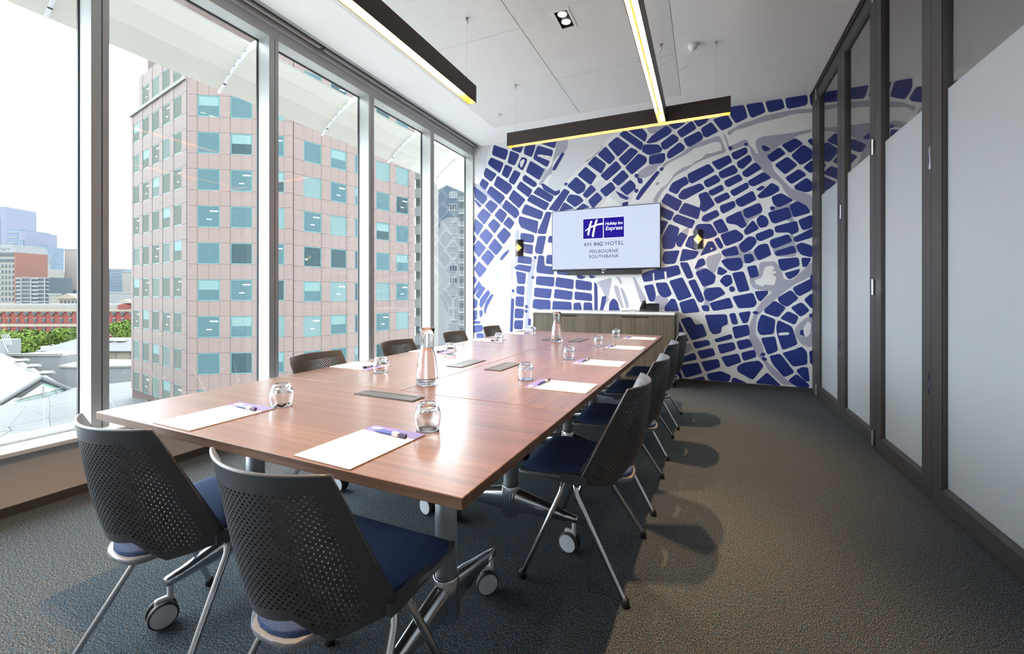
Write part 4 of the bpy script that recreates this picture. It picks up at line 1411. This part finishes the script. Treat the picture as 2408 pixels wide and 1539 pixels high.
# pens: length along local x, tip at -x
pb = MB().tube([(-.072, 0, .0058), (-.062, 0, .0058), (-.045, 0, .0058), (.03, 0, .0058)], [.0012, .003, .0052, .0055], 12).mesh('barrel', 'pen_blue')
pc = MB().bevbox(.012, .040, -.0065, .0065, .0, .0128, .002).mesh('clip_block', 'pen_grey')
pe = MB().bevbox(.041, .068, -.0062, .0062, .0004, .0125, .002).mesh('cap', 'pen_navy')
def pen(x, y, rz, lab):
    o = thing('pen', lab, 'pen', (x, y, TZ + .0042), rz, 'blue pens on the notepads')
    put('barrel', pb, o); put('clip_block', pc, o); put('cap', pe, o)
places = [(-1.600, .985, TR, 'at the near table end on the window side'), (-.903, .968, TR - .03, 'at the near table end, nearest of all')]
for i, (y, d) in enumerate(((1.960, 0), (2.712, 0), (3.560, 0), (4.355, 0))):
    places.append((-.622 + .012 * i, y, h + TR, ['before the first', 'before the second', 'before the third', 'before the last'][i] + ' chair of the glass partition side'))
for i, y in enumerate((2.010, 2.745, 3.600, 4.370)):
    places.append((-1.895 + .012 * i, y, -h + TR, ['before the first', 'before the second', 'before the third', 'before the last'][i] + ' chair of the window side'))
for x, y, rz, where in places:
    notepad(x, y, rz, 'white notepad with a violet strip ' + where)
    v = Matrix.Rotation(rz, 2) @ Vector((.012, PL - .056))
    pen(x + v.x, y + v.y, rz - .06, 'blue pen lying on the notepad ' + where)

# ================================================================== outdoors
struct(MB().box(-900, 400, -300, 900, -23.2, -23).build('ground_street', 'asphalt'))

# sunshade outside the window heads: sloping boards on curved brackets
aw = thing('window_sunshade', 'long sloping cream sunshade on curved brackets outside the windows', 'sunshade', (-3.76, 0, 3.43))
sl = [(0, 0), (-.14, -.085), (-.285, -.195), (-.43, -.335)]
for (xa, za), (xb, zb) in zip(sl[:-1], sl[1:]):
    dx, dz = xb - xa, zb - za
    ln = math.hypot(dx, dz); ux, uz = dx / ln, dz / ln
    MB().prism([(xa + ux * .003, za + uz * .003), (xb - ux * .003, zb - uz * .003), (xb - ux * .003, zb - uz * .003 + .02), (xa + ux * .003, za + uz * .003 + .02)], 'y', -3.0, 10.0).build('sunshade_board', 'awning', aw)
for (a, b) in mull[:-1] + [(6.125, 6.2), (7.3, 7.39)]:
    y = (a + b) / 2 + .01
    top = [(.12, .02), (.0, -.003), (-.14, -.088), (-.285, -.198), (-.45, -.355)]
    bot = [(-.425, -.347), (-.285, -.226), (-.145, -.125), (-.02, -.055), (.12, -.030)]
    k = MB().prism(top + bot, 'y', y - .010, y + .010).build('bracket', 'white_plastic', aw)
    for q in (.12, .3, .48, .66, .84):
        i = q * 3; j = int(i); f_ = i - j
        x = (sl[j][0] * (1 - f_) + sl[j + 1][0] * f_); z = (sl[j][1] * (1 - f_) + sl[j + 1][1] * f_) - .022
        MB().tube([(x, y - .0125, z), (x, y + .0125, z)], .006, 8).build('bolt', 'black_matte', k)

# ------------------------------------------------------------------ pink granite office tower
def axis(th):
    return Vector((CX * math.cos(th) + RX * math.sin(th), CY * math.cos(th) + RY * math.sin(th), 0))
def hit(px, P0, d):
    u = (px - 1204) / F_PX
    r = Vector((CX + RX * u, CY + RY * u))
    # P0 + s d = k r
    det = d.x * (-r.y) - d.y * (-r.x)
    s = ((-P0.x) * (-r.y) - (-P0.y) * (-r.x)) / det
    return s
t0 = 42.0
A_ = far(441, t0)
dC, dR, dL = axis(math.radians(82)), axis(math.radians(38)), axis(math.radians(-55.8))
sC = hit(690, A_, dC); B_ = A_ + dC * sC
sR = hit(975, B_, dR); C_ = B_ + dR * sR
sL = hit(311, A_, dL); D_ = A_ + dL * sL
tower = thing('office_tower', 'pink granite office tower with teal framed windows outside', 'building', (A_.x, A_.y, -23))
def rel(P, z=0.0): return (P.x - A_.x, P.y - A_.y, z + 23)
back = (C_ - B_).length
E_ = D_ + dR * 22; G_ = C_ + (C_ - B_).normalized() * 2 + dL * 22
z_hi, z_led = 46.0, zfar(185, 42.0)
foot_ = [rel(P)[:2] for P in (D_, A_, B_, C_, G_, E_)]
inn = Vector((0, 0))
MB().prism(foot_, 'z', 0, z_led + 23).build('core', 'joint', tower)
s347 = hit(347, A_, dL)
D2 = A_ + dL * s347
foot2 = [rel(P)[:2] for P in (D2, A_, B_, C_, G_, D2 + dR * 18)]
MB().prism(foot2, 'z', z_led + 23.01, z_hi + 23).build('upper_core', 'joint', tower)
FH, WH = 3.6, 2.1
def facade(P0, d, L, cols_px, s_ref_px, y_ref, org, gran, upper_from=None, pane_cycle=('pane_teal',)):
    """P0: left end seen from the room; d: direction of travel; windows given by their left and right bearings"""
    rz = math.atan2(d.y, d.x)
    wins = sorted([(hit(a, P0, d), hit(b, P0, d)) for a, b in cols_px])
    tref = (P0 + d * hit(s_ref_px, P0, d)).dot(Vector((CX, CY, 0)))
    z_top = zfar(y_ref, tref)
    ww = sum(b - a for a, b in wins) / len(wins)
    wins = [((a + b) / 2 - ww / 2, (a + b) / 2 + ww / 2) for a, b in wins]
    D = .10
    sp_me = MB().box(0, ww / 2 - .015, -D + .03, .01, 0, FH - WH - .03).mesh('spandrel_panel', gran)
    fr = .09
    frm = MB()
    frm.box(0, ww, -.05, .0, 0, fr).box(0, ww, -.05, 0, WH - fr, WH).box(0, fr, -.05, 0, fr, WH - fr).box(ww - fr, ww, -.05, 0, fr, WH - fr)
    fr_me = frm.mesh('window', 'teal_frame')
    pa_me = {k: MB().box(fr, ww - fr, -.03, .0, fr, WH - fr).mesh('pane', k) for k in set(pane_cycle)}
    bl_me = MB().box(fr + .03, ww - fr - .03, -.036, -.031, WH * .52, WH - fr - .03).mesh('blind', 'blind')
    lt_me = MB().box(ww * .55, ww * .95 - fr, -.034, -.0305, WH * .74, WH * .78).box(ww * .4, ww * .62, -.034, -.0305, WH * .36, WH * .39).mesh('ceiling_lamp', 'office_lamp')
    edges = [0.0] + [q for w_ in wins for q in w_] + [L]
    piers = [(edges[i], edges[i + 1]) for i in range(0, len(edges), 2)]
    pier_me = []
    for a, b in piers:
        pier_me.append((MB().box(.012, b - a - .012, -D, .01, .012, WH - .012).mesh('pier_panel', gran), MB().box(.012, b - a - .012, -D, .01, .012, FH - WH - .012).mesh('pier_panel', gran)))
    for k in range(-1, 9):
        zt = z_top - k * FH
        zb = zt - WH
        up = upper_from is not None and zt - .4 > z_led
        if up and zt + FH - WH - z_led > 3 * FH: continue
        for i, (a, b) in enumerate(piers):
            if up and i < upper_from: continue
            P = P0 + d * a
            put('pier_panel', pier_me[i][0], tower, rel(P, zb), rz)
            put('pier_panel', pier_me[i][1], tower, rel(P, zt), rz)
        for i, (a, b) in enumerate(wins):
            if up and i < upper_from: continue
            P = P0 + d * a
            wdw = put('window', fr_me, tower, rel(P, zb), rz)
            pk = pane_cycle[(i * 3 + k * 5 + (i * k) % 3) % len(pane_cycle)]
            put('pane', pa_me[pk], wdw)
            if len(pane_cycle) > 1 and (i * 7 + k * 3) % 5 == 0: put('blind', bl_me, wdw)
            elif len(pane_cycle) > 1 and (i * 5 + k * 2) % 3 == 0: put('ceiling_lamp', lt_me, wdw)
            for j in (0, 1):
                put('spandrel_panel', sp_me, tower, rel(P0 + d * (a + j * (ww / 2) + .008), zt + .015), rz)
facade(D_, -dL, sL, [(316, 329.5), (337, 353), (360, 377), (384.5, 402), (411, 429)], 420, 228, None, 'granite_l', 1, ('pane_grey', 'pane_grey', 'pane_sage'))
facade(A_, dC, sC, [(465, 518), (542, 595), (619, 669)], 491, 225, None, 'granite', None, ('pane_teal', 'pane_pale', 'pane_dark', 'pane_teal', 'pane_dark'))
facade(B_, dR, sR, [(713, 755), (777, 813.5), (834, 867), (883, 915.5), (930, 960)], 734, 337 - 3.6 / 44.5 * F_PX * 1, None, 'granite', None, ('pane_dark', 'pane_teal', 'pane_pale', 'pane_teal'))
led = [rel(P)[:2] for P in (D_ - (-dL) * .0, A_)]
MB().prism([rel(P)[:2] for P in (D_ + dL * .3 - dR * .25, A_ - dR * .25, A_ + dR * .3, D_ + dR * .3)], 'z', z_led + 22.9, z_led + 23.25).build('ledge', 'stone_pale', tower)

# ------------------------------------------------------------------ apartment block seen through the last window
def block(name, label, cat, px0, px1, t, py_top, base=-23.0, depth=14.0, m='haze_grey', group=None):
    """plain volume facing the room; returns (root, width, height): local x along the front, y into depth"""
    P = far(px0, t); Q = far(px1, t)
    o = thing(name, label, cat, (P.x, P.y, base), YAW, group)
    W_ = (Q - P).length; H_ = zfar(py_top, t) - base
    MB().box(0, W_, 0, depth, 0, H_).build('wall', m, o)
    return o, W_, H_
ap, W_, H_ = block('apartment_block', 'grey apartment block with white windows seen through the last window', 'building', 1006, 1125, 105, 500, m='apt_grey')
k_ = 105 / F_PX
xx = lambda px: (px - 1006) * k_
zz = lambda py: zfar(py, 105) + 23
MB().prism([(xx(1006), zz(550)), (xx(1029), zz(543)), (xx(1038), zz(517)), (xx(1053), zz(510)), (xx(1125), zz(511)), (xx(1125), zz(395)), (xx(1020), zz(452)), (xx(1006), zz(460))], 'y', -.15, 12).build('slate_cladding', 'slate', ap)
wf = MB(); ww_, wh_ = 18.5 * k_, 15.5 * k_
wf.box(0, ww_, -.12, -.0, 0, .12).box(0, ww_, -.12, 0, wh_ - .12, wh_)
for q in range(4): wf.box(q * (ww_ - .10) / 3, q * (ww_ - .10) / 3 + .10, -.12, 0, .12, wh_ - .12)
wf_me = wf.mesh('window', 'white_steel')
wp_me = MB().box(.1, ww_ - .1, -.06, 0, .1, wh_ - .1).mesh('pane', 'far_glass')
wp2 = MB().box(.1, ww_ - .1, -.06, 0, .1, wh_ - .1).mesh('pane', 'haze_grey')
sm_me = MB().box(0, 4.2 * k_, -.05, 0, 0, 14 * k_).mesh('slot_window', 'haze_grey')
bal = MB().box(0, 15 * k_, -1.5, 0, 0, .18)
for q in range(9): bal.box(q * 15 * k_ / 8.2, q * 15 * k_ / 8.2 + .05, -1.5, -1.45, .18, 1.1)
bal.box(0, 15 * k_, -1.5, -1.44, 1.06, 1.12)
bal_me = bal.mesh('balcony', 'white_steel')
bw_me = MB().box(0, 13.5 * k_, -.05, 0, 0, 20 * k_).mesh('balcony_door', 'far_glass')
for r_ in range(13):
    py = 467 + r_ * 28.7
    f1 = put('window', wf_me, ap, (xx(1057), -.15 if r_ < 2 else 0, zz(py)))
    put('pane', wp_me if r_ in (1, 6, 7) else wp2, f1)
    put('balcony', bal_me, ap, (xx(1080.5), -.15 if r_ < 2 else 0, zz(py + 10)))
    put('balcony_door', bw_me, ap, (xx(1081), -.15 if r_ < 2 else 0, zz(py + 8)))
    if r_ > 1: put('slot_window', sm_me, ap, (xx(1039), 0, zz(py + 3)))
fb, W_, H_ = block('banded_building', 'slim pale building with stepped bands beside the granite tower', 'building', 977, 1000, 78, 395, m='stone_pale')
for r_ in range(16):
    z = H_ - 2.2 - r_ * 3.3
    MB().box(-.6, W_, -.5, 0, z, z + 1.6).build('balcony_band', 'haze_grey', fb)
    MB().box(.2, W_ - .1, -.12, 0, z - 1.3, z - .2).build('window_band', 'far_glass', fb)

# ------------------------------------------------------------------ skyline to the left
rb, W_, H_ = block('brick_terminal', 'long red brick railway building with cream arches and cornice', 'building', -60, 345, 230, 727, depth=16, m='brick_red')
k_ = 230 / F_PX
zz = lambda py: zfar(py, 230) + 23
MB().box(-.5, W_ + .5, -1.0, .0, zz(733), zz(726)).build('cornice', 'cream', rb)
MB().box(-.4, W_ + .4, -.5, 0, zz(768.5), zz(762)).build('belt_course', 'cream', rb)
MB().box(0, W_, -.5, .0, zz(790), zz(786)).build('plinth_course', 'cream', rb)
MB().box(-1, W_ + 1, 1, 15, zz(726), zz(716)).build('parapet_roof', 'stone_pale', rb)
aw_ = 3.2 * k_
an_ = [(3.2 * math.cos(a * math.pi / 8) * k_, 3.2 * math.sin(a * math.pi / 8) * k_) for a in range(9)]
arch_me = MB().prism([(-5.6 * k_, -.4 * k_), (-5.6 * k_, 0)] + [(5.4 * math.cos(math.pi - a * math.pi / 8) * k_, 5.2 * math.sin(math.pi - a * math.pi / 8) * k_) for a in range(9)] + [(5.6 * k_, 0), (5.6 * k_, -.4 * k_)], 'y', -.5, 0).mesh('arch_surround', 'cream')
aw_me = MB().prism([(-3.3 * k_, -4.5 * k_), (3.3 * k_, -4.5 * k_)] + an_, 'y', -.75, -.1).mesh('arched_window', 'far_glass')
sw_me = MB().box(-3 * k_, 3 * k_, -.3, 0, -5.5 * k_, 4.5 * k_).mesh('window', 'far_glass')
sl_me = MB().box(-3.6 * k_, 3.6 * k_, -.5, 0, 4.5 * k_, 5.8 * k_).mesh('lintel', 'cream')
for i in range(19):
    px = -40 + i * 20.6
    x = (px + 60) * k_
    put('arch_surround', arch_me, rb, (x, 0, zz(737)))
    put('arched_window', aw_me, rb, (x, 0, zz(737.5)))
    for py in (754, 774):
        q = put('window', sw_me, rb, (x, 0, zz(py)))
        if py == 754: put('lintel', sl_me, q)
x = (296 + 60) * k_
MB().prism([(x - 19 * k_, zz(712)), (x + 19 * k_, zz(712)), (x, zz(704.5))], 'y', -1.2, 4).build('pediment', 'cream', rb)
MB().prism([(x - 14 * k_, zz(727)), (x + 14 * k_, zz(727)), (x + 14 * k_, zz(719)), (x, zz(714)), (x - 14 * k_, zz(719))], 'y', -1.4, 4).build('gable_panel', 'brick_red', rb)

ht, W_, H_ = block('hotel_tower', 'beige banded hotel tower with a white sign on top, far left', 'building', -70, 38.5, 300, 594, depth=20, m='band_beige')
k_ = 300 / F_PX
zz = lambda py: zfar(py, 300) + 23
xx = lambda px: (px + 70) * k_
MB().box(0, W_, -.6, 20, zz(594), zz(582)).box(0, xx(33), -.4, 20, zz(582), zz(576)).build('sign_parapet', 'haze_grey', ht)
MB().box(xx(35.5), W_ + .3, -.5, 20, 0, zz(594)).build('brick_edge', 'brick_brown', ht)
wbm = MB().box(0, xx(35) - .2, -.3, .1, -3.1 * k_, 3.1 * k_).mesh('window_band', 'far_glass')
wcm = MB().box(0, 3.2 * k_, -.45, -.3, -3 * k_, 3 * k_).mesh('curtain', 'haze_grey')
for r_ in range(9):
    py = 600 + r_ * 13.05
    b_ = put('window_band', wbm, ht, (0, 0, zz(py)))
    if r_ > 1:
        for q in range(4): put('curtain', wcm, b_, (xx(2 + q * 8.5), 0, 0))
for body, px, py, size in (('DOUBLETREE', 8.6, 585.5, 5.6), ('BY HILTON', 11, 588.9, 2.2)):
    tm = text_mesh('sign_lettering', body, size * k_, 'plinth', .02, 0, .05)
    s_ = put('sign_lettering', tm, ht, (xx(px), -.68, zz(py)))
    s_.rotation_euler = (math.pi / 2, 0, 0)
of, W_, H_ = block('office_block', 'dark glazed office block with white floor slabs on the skyline', 'building', 38.6, 115, 296, 653, depth=16, m='far_glass')
k_ = 296 / F_PX
zz = lambda py: zfar(py, 296) + 23
xx = lambda px: (px - 38.6) * k_
for r_ in range(7):
    py = 654 + r_ * 9.3
    MB().box(-.1, W_ + .1, -.4, .2, zz(py) - .35, zz(py) + .35).box(xx(76), xx(92), -.5, .2, zz(py + 3), zz(py)).box(-.1, xx(50), -.5, .2, zz(py + 3), zz(py)).build('floor_slab', 'haze_grey', of)
for px in (51, 73.5, 106): MB().box(xx(px), xx(px + 2.2), -.7, .2, 0, H_).build('fin_wall', 'haze_grey', of)
for r_ in range(22): MB().box(xx(54), xx(72.5), -.5, 0, zz(708) + r_ * .78, zz(708) + r_ * .78 + .22).build('louvre', 'haze_grey', of)
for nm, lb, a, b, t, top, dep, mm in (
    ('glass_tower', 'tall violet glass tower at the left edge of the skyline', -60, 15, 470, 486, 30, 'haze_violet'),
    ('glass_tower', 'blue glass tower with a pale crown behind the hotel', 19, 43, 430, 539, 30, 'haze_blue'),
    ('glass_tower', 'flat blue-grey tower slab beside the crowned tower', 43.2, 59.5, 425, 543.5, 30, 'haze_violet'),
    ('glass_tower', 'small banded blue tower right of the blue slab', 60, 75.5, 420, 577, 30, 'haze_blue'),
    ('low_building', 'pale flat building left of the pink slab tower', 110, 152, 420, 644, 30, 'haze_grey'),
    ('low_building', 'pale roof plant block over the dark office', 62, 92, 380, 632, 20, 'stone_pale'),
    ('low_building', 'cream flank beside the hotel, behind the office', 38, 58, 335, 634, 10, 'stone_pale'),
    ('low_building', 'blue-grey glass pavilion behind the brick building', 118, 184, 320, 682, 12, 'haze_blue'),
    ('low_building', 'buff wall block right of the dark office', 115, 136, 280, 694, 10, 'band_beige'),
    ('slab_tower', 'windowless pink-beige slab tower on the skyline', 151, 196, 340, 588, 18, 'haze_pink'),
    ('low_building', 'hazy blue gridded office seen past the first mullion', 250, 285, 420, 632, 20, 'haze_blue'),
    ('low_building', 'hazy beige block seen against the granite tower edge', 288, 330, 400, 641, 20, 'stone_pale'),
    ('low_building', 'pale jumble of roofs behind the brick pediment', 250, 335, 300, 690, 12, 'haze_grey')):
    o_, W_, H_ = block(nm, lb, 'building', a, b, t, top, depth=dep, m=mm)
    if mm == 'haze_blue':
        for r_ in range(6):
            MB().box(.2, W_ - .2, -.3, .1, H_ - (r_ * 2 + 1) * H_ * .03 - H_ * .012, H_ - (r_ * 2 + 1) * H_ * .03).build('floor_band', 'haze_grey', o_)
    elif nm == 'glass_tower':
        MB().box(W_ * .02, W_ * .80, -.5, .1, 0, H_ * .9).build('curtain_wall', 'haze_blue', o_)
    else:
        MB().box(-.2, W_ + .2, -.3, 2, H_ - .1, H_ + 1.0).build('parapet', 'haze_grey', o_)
pb_, W_, H_ = block('pediment_house', 'cream classical building with a pediment behind the brick building', 'building', 136, 184, 262, 703, depth=10, m='cream')
MB().prism([(-1, H_), (W_ + 1, H_), (W_ * .5, H_ + 3.2)], 'y', -.8, 8).build('pediment', 'cream', pb_)
for q in range(5): MB().box(1.5 + q * 2.3, 2.7 + q * 2.3, -.2, .1, H_ - 3.2, H_ - 1.0).build('window', 'far_glass', pb_)
P = far(116, 400)
cr = thing('tower_crane', 'pale construction crane standing over the skyline', 'crane', (P.x, P.y, -23), YAW)
k_ = 400 / F_PX
MB().box(-.6, .6, -.6, .6, 0, zfar(620, 400) + 23).build('mast', 'haze_grey', cr)
MB().tube([(0, 0, zfar(622, 400) + 23), (0.4, 0, zfar(598, 400) + 23)], .45, 6).tube([(0, 0, zfar(624, 400) + 23), (10 * k_, 0, zfar(604, 400) + 23)], .3, 6).build('jib', 'haze_grey', cr)

# plane trees along the street
def tree(px, t, py_top, w_px, lab, seed):
    rnd = random.Random(seed)
    P = far(px, t)
    zt = zfar(py_top, t); R_ = w_px / F_PX * t / 2
    Hh = zt + 23
    o = thing('street_tree', lab, 'tree', (P.x, P.y, -23), 0, 'plane trees on the street')
    mb = MB()
    lobes = [(rnd.uniform(-.65, .65) * R_, rnd.uniform(-.5, .5) * R_, Hh - R_ * rnd.uniform(.45, 1.35), R_ * rnd.uniform(.38, .6)) for _ in range(9)] + [(0, 0, Hh - R_ * .55, R_ * .55)]
    for (x, y, z, r) in lobes:
        for _ in range(170):
            th, ph_ = rnd.uniform(0, 2 * math.pi), math.acos(rnd.uniform(-.8, 1))
            d = Vector((math.sin(ph_) * math.cos(th), math.sin(ph_) * math.sin(th), math.cos(ph_)))
            c_ = Vector((x, y, z)) + d * r * rnd.uniform(.75, 1.08)
            a = Vector((rnd.uniform(-1, 1), rnd.uniform(-1, 1), rnd.uniform(-1, 1))).normalized()
            b = d.cross(a).normalized(); a = b.cross(d).normalized()
            s_ = R_ * rnd.uniform(.07, .14)
            q = d * s_ * rnd.uniform(-.4, .4)
            mb.add([c_ - a * s_, c_ + b * s_ * .7 + q, c_ + a * s_, c_ - b * s_ * .7 - q], [(0, 1, 2, 3)])
    lf = mb.build('foliage', 'tree', o); lf['kind'] = 'stuff'
    MB().tube([(0, 0, 0), (.1, 0, Hh - R_ * 1.1)], [.4, .25], 8).build('trunk', 'trunk', o)
for i, (px, t, top, w_, lab) in enumerate([
    (4, 185, 777, 62, 'leafy plane tree at the left edge, before the brick building'), (58, 178, 778, 74, 'broad leafy plane tree second from the left edge'),
    (92, 200, 776, 50, 'leafy plane tree behind the broad one, second row'), (136, 190, 772, 58, 'leafy plane tree left of the cream shed roof'),
    (176, 205, 768, 44, 'leafy plane tree touching the first mullion'), (272, 196, 758, 46, 'leafy plane tree just right of the first mullion'),
    (300, 190, 752, 52, 'leafy plane tree against the granite tower edge')]):
    tree(px, t, top, w_, lab, 40 + i)

def quad3(mb, pts, th=.25, mi=0):
    """slab from a ring of points, thickened downward"""
    n = len(pts)
    vs = [tuple(p) for p in pts] + [(p[0], p[1], p[2] - th) for p in pts]
    mb.add(vs, [tuple(range(n)), tuple(range(2 * n - 1, n - 1, -1))] + [(i, (i + 1) % n, n + (i + 1) % n, n + i) for i in range(n)], mi)
    return mb
def p3(px, py, t):
    v = far(px, t); v.z = zfar(py, t); return v

# cream shed with gabled metal roof
sh = thing('cream_shed', 'long cream gabled shed with a white metal roof', 'building', (0, 0, 0))
def lo(v, o_): return tuple(Vector(v) - o_.location)
base = far(96, 110); sh.location = (base.x, base.y, -23); sh.rotation_euler = (0, 0, YAW)
k_ = 110 / F_PX
ze, zr = zfar(824, 110) + 23, zfar(794, 121) + 23
L_ = 260 * k_
MB().prism([(0, 0), (22, 0), (22, ze), (11, zr - .3), (0, ze)], 'x', 0, L_).build('wall', 'cream', sh)
rf = MB()
quad3(rf, [Vector((-.6, -.8, ze - .1)), Vector((L_, -.8, ze - .1)), Vector((L_, 11, zr)), Vector((-.6, 11, zr))], .2)
rf.build('roof', 'white_roof', sh)
rf = MB(); quad3(rf, [Vector((-.6, 22.8, ze - .1)), Vector((-.6, 11, zr)), Vector((L_, 11, zr)), Vector((L_, 22.8, ze - .1))], .2); rf.build('roof', 'white_roof', sh)
for q in range(4):
    MB().box(3 + q * 3.2, 5.6 + q * 3.2, 6.4, 9.6, 0, .12).build('roof_light', 'haze_grey', sh, (0, 0, ze + (zr - ze) * .72))
for q in range(7): MB().box(3.6 * q + 1, 3.6 * q + 1.15, -.15, 0, 2, ze - .6).build('pilaster', 'stone_pale', sh)
MB().box(1.5, 17, -2.2, -1.9, zfar(862, 110) + 23, zfar(861, 110) + 23.3).build('pipe_rail', 'band_beige', sh)
cw_ = thing('curved_annex', 'grey rounded concrete wall below the cream shed', 'building', (0, 0, 0))
base = far(112, 84); cw_.location = (base.x, base.y, -23); cw_.rotation_euler = (0, 0, YAW)
k_ = 84 / F_PX
MB().prism([(0, 5), (1.6, .8), (5, 0), (18, 1.5), (22, 8), (0, 9)], 'z', 0, zfar(866, 84) + 23).build('wall', 'haze_grey', cw_)
MB().prism([(-.2, 5), (1.5, .5), (5, -.3), (18.2, 1.2), (22.2, 8), (0, 9.2)], 'z', zfar(866, 84) + 23, zfar(862, 84) + 23).build('coping', 'stone_pale', cw_)
tr_ = thing('terrace_roof', 'flat beige terrace roof left of the cream shed', 'building', (0, 0, 0))
base = far(20, 100); tr_.location = (base.x, base.y, -23); tr_.rotation_euler = (0, 0, YAW)
MB().box(0, 12, 0, 14, 0, zfar(838, 100) + 23).build('wall', 'haze_grey', tr_)
MB().box(-.3, 12.3, -.3, .3, zfar(838, 100) + 23, zfar(834, 100) + 23.2).build('coping', 'stone_pale', tr_)
pv = thing('roof_plant', 'grey roof plant hut with a tilted white frame, left edge', 'building', (0, 0, 0))
base = far(-20, 120); pv.location = (base.x, base.y, -23); pv.rotation_euler = (0, 0, YAW)
k_ = 120 / F_PX
MB().box(0, 31 * k_, 0, 4, 0, zfar(800, 120) + 23).build('hut', 'haze_grey', pv)
fr_ = MB()
for q in range(5): fr_.tube([(28 * k_ + q * .5, -.5, zfar(787 - q * .6, 120) + 23), (36 * k_ + q * .5, -.5, zfar(811, 120) + 23)], .10, 6)
fr_.tube([(36 * k_, -.5, zfar(811, 120) + 23), (44 * k_, -.5, zfar(828, 120) + 23)], .12, 6)
fr_.build('tilted_frame', 'white_steel', pv)

# ribbed metal roof with a glazed gable, bottom left
gr = thing('glazed_gable_hall', 'hall with ribbed silver roof and glazed gable at the lower left', 'building', (0, 0, -23))
o3 = Vector((0, 0, -23))
apx, rdg = p3(96, 889, 60), p3(-60, 812, 100)
lef, lbk = p3(-40, 972, 52), p3(-200, 900, 92)
rig, rbk = p3(168, 918, 62.5), p3(40, 843, 102)
m = MB(); quad3(m, [Vector(p) - o3 for p in (apx, rdg, lbk, lef)], .5); m.build('roof_slope', 'metal_roof', gr)
m = MB(); quad3(m, [Vector(p) - o3 for p in (apx, rig, rbk, rdg)], .5); m.build('roof_slope', 'metal_roof', gr)
gin = Vector((CX, CY, 0)) * .8
gl_l, gl_r = p3(18, 950, 53.5), p3(150, 917, 62)
zb = min(gl_l.z, gl_r.z) - 2.5
m = MB()
ring = [apx + gin - Vector((0, 0, .6)), gl_r + gin, Vector((gl_r.x + gin.x, gl_r.y + gin.y, zb)), Vector((gl_l.x + gin.x, gl_l.y + gin.y, zb)), gl_l + gin]
m.add([tuple(p - o3) for p in ring], [(0, 1, 2, 3, 4)])
m.build('gable_glass', mat('gable_glass', (.10, .14, .12), .15), gr)
for q in (.25, .5, .75):
    a = gl_l.lerp(gl_r, q) + gin * .8; a.z = zb
    MB().tube([tuple(a - o3), tuple(Vector((a.x, a.y, apx.z - .6 - abs(q - .55) * 5)) - o3)], .14, 6).build('glazing_bar', 'white_steel', gr)
for q in range(4):
    a = gl_l + gin * .7; b = gl_r + gin * .7
    z = zb + .6 + q * .75
    MB().tube([(a.x, a.y, z + 23), (b.x, b.y, z + 23)], .07, 6).build('glazing_rail', 'white_steel', gr)
m = MB().tube([tuple(lef - o3), tuple(apx - o3)], .32, 6).tube([tuple(apx - o3), tuple(rig - o3)], .32, 6); m.build('verge', 'haze_grey', gr)
for q, (px, py, t) in enumerate(((40, 849, 76), (68, 862, 70), (100, 878, 65))):
    a = p3(px, py, t) - o3; b = p3(px + 26, py - 2, t - 1) - o3
    MB().tube([tuple(a), tuple(b)], [.35, .25], 8).prism([(0, 0), (0, 0.01), (.01, 0)], 'x', 0, .01).build('fin', 'white_steel', gr)

# white faceted roof just below the windows
wr = thing('faceted_roof', 'white faceted roof spreading below the windows', 'building', (0, 0, -23))
rows = [[(-90, 968, 50), (20, 951, 52), (115, 934, 56), (175, 912, 64), (350, 893, 74)],
        [(-90, 985, 41), (60, 957, 45.5), (118, 956, 45), (200, 941, 49), (350, 930, 53)],
        [(-90, 1022, 29), (20, 1005, 30.5), (115.6, 983.6, 34), (235, 980, 35), (350, 978, 36)],
        [(-90, 1075, 22), (28, 1013, 27), (120, 1010, 27), (240, 1015, 27), (350, 1020, 27)],
        [(-90, 1160, 17), (28, 1090, 19), (120, 1085, 19), (240, 1080, 19), (350, 1075, 19.5)]]
G = [[p3(*q) - o3 for q in r_] for r_ in rows]
m = MB()
for i in range(4):
    for j in range(4):
        q = [G[i][j], G[i][j + 1], G[i + 1][j + 1], G[i + 1][j]]
        m.add([tuple(v - Vector((0, 0, .12))) for v in q], [(0, 1, 2), (0, 2, 3)])
m.build('roof_base', 'roof_joint', wr)
for i in range(4):
    for j in range(4):
        q = [G[i][j], G[i][j + 1], G[i + 1][j + 1], G[i + 1][j]]
        for T in ((0, 1, 2), (0, 2, 3)):
            c_ = (q[T[0]] + q[T[1]] + q[T[2]]) / 3
            def pull(v):
                d = (c_ - v); return v + d.normalized() * min(.07, d.length * .1)
            t3 = [pull(q[k]) for k in T]
            m = MB(); quad3(m, t3, .08); m.build('roof_facet', 'white_roof', wr)
MB().box(-3.9, -3.76, -3, 12, -23, .3).build('facade_below', 'haze_grey', None)
bpy.data.objects['facade_below']['kind'] = 'structure'
bpy.data.objects['facade_below'].name = 'wall_outside'
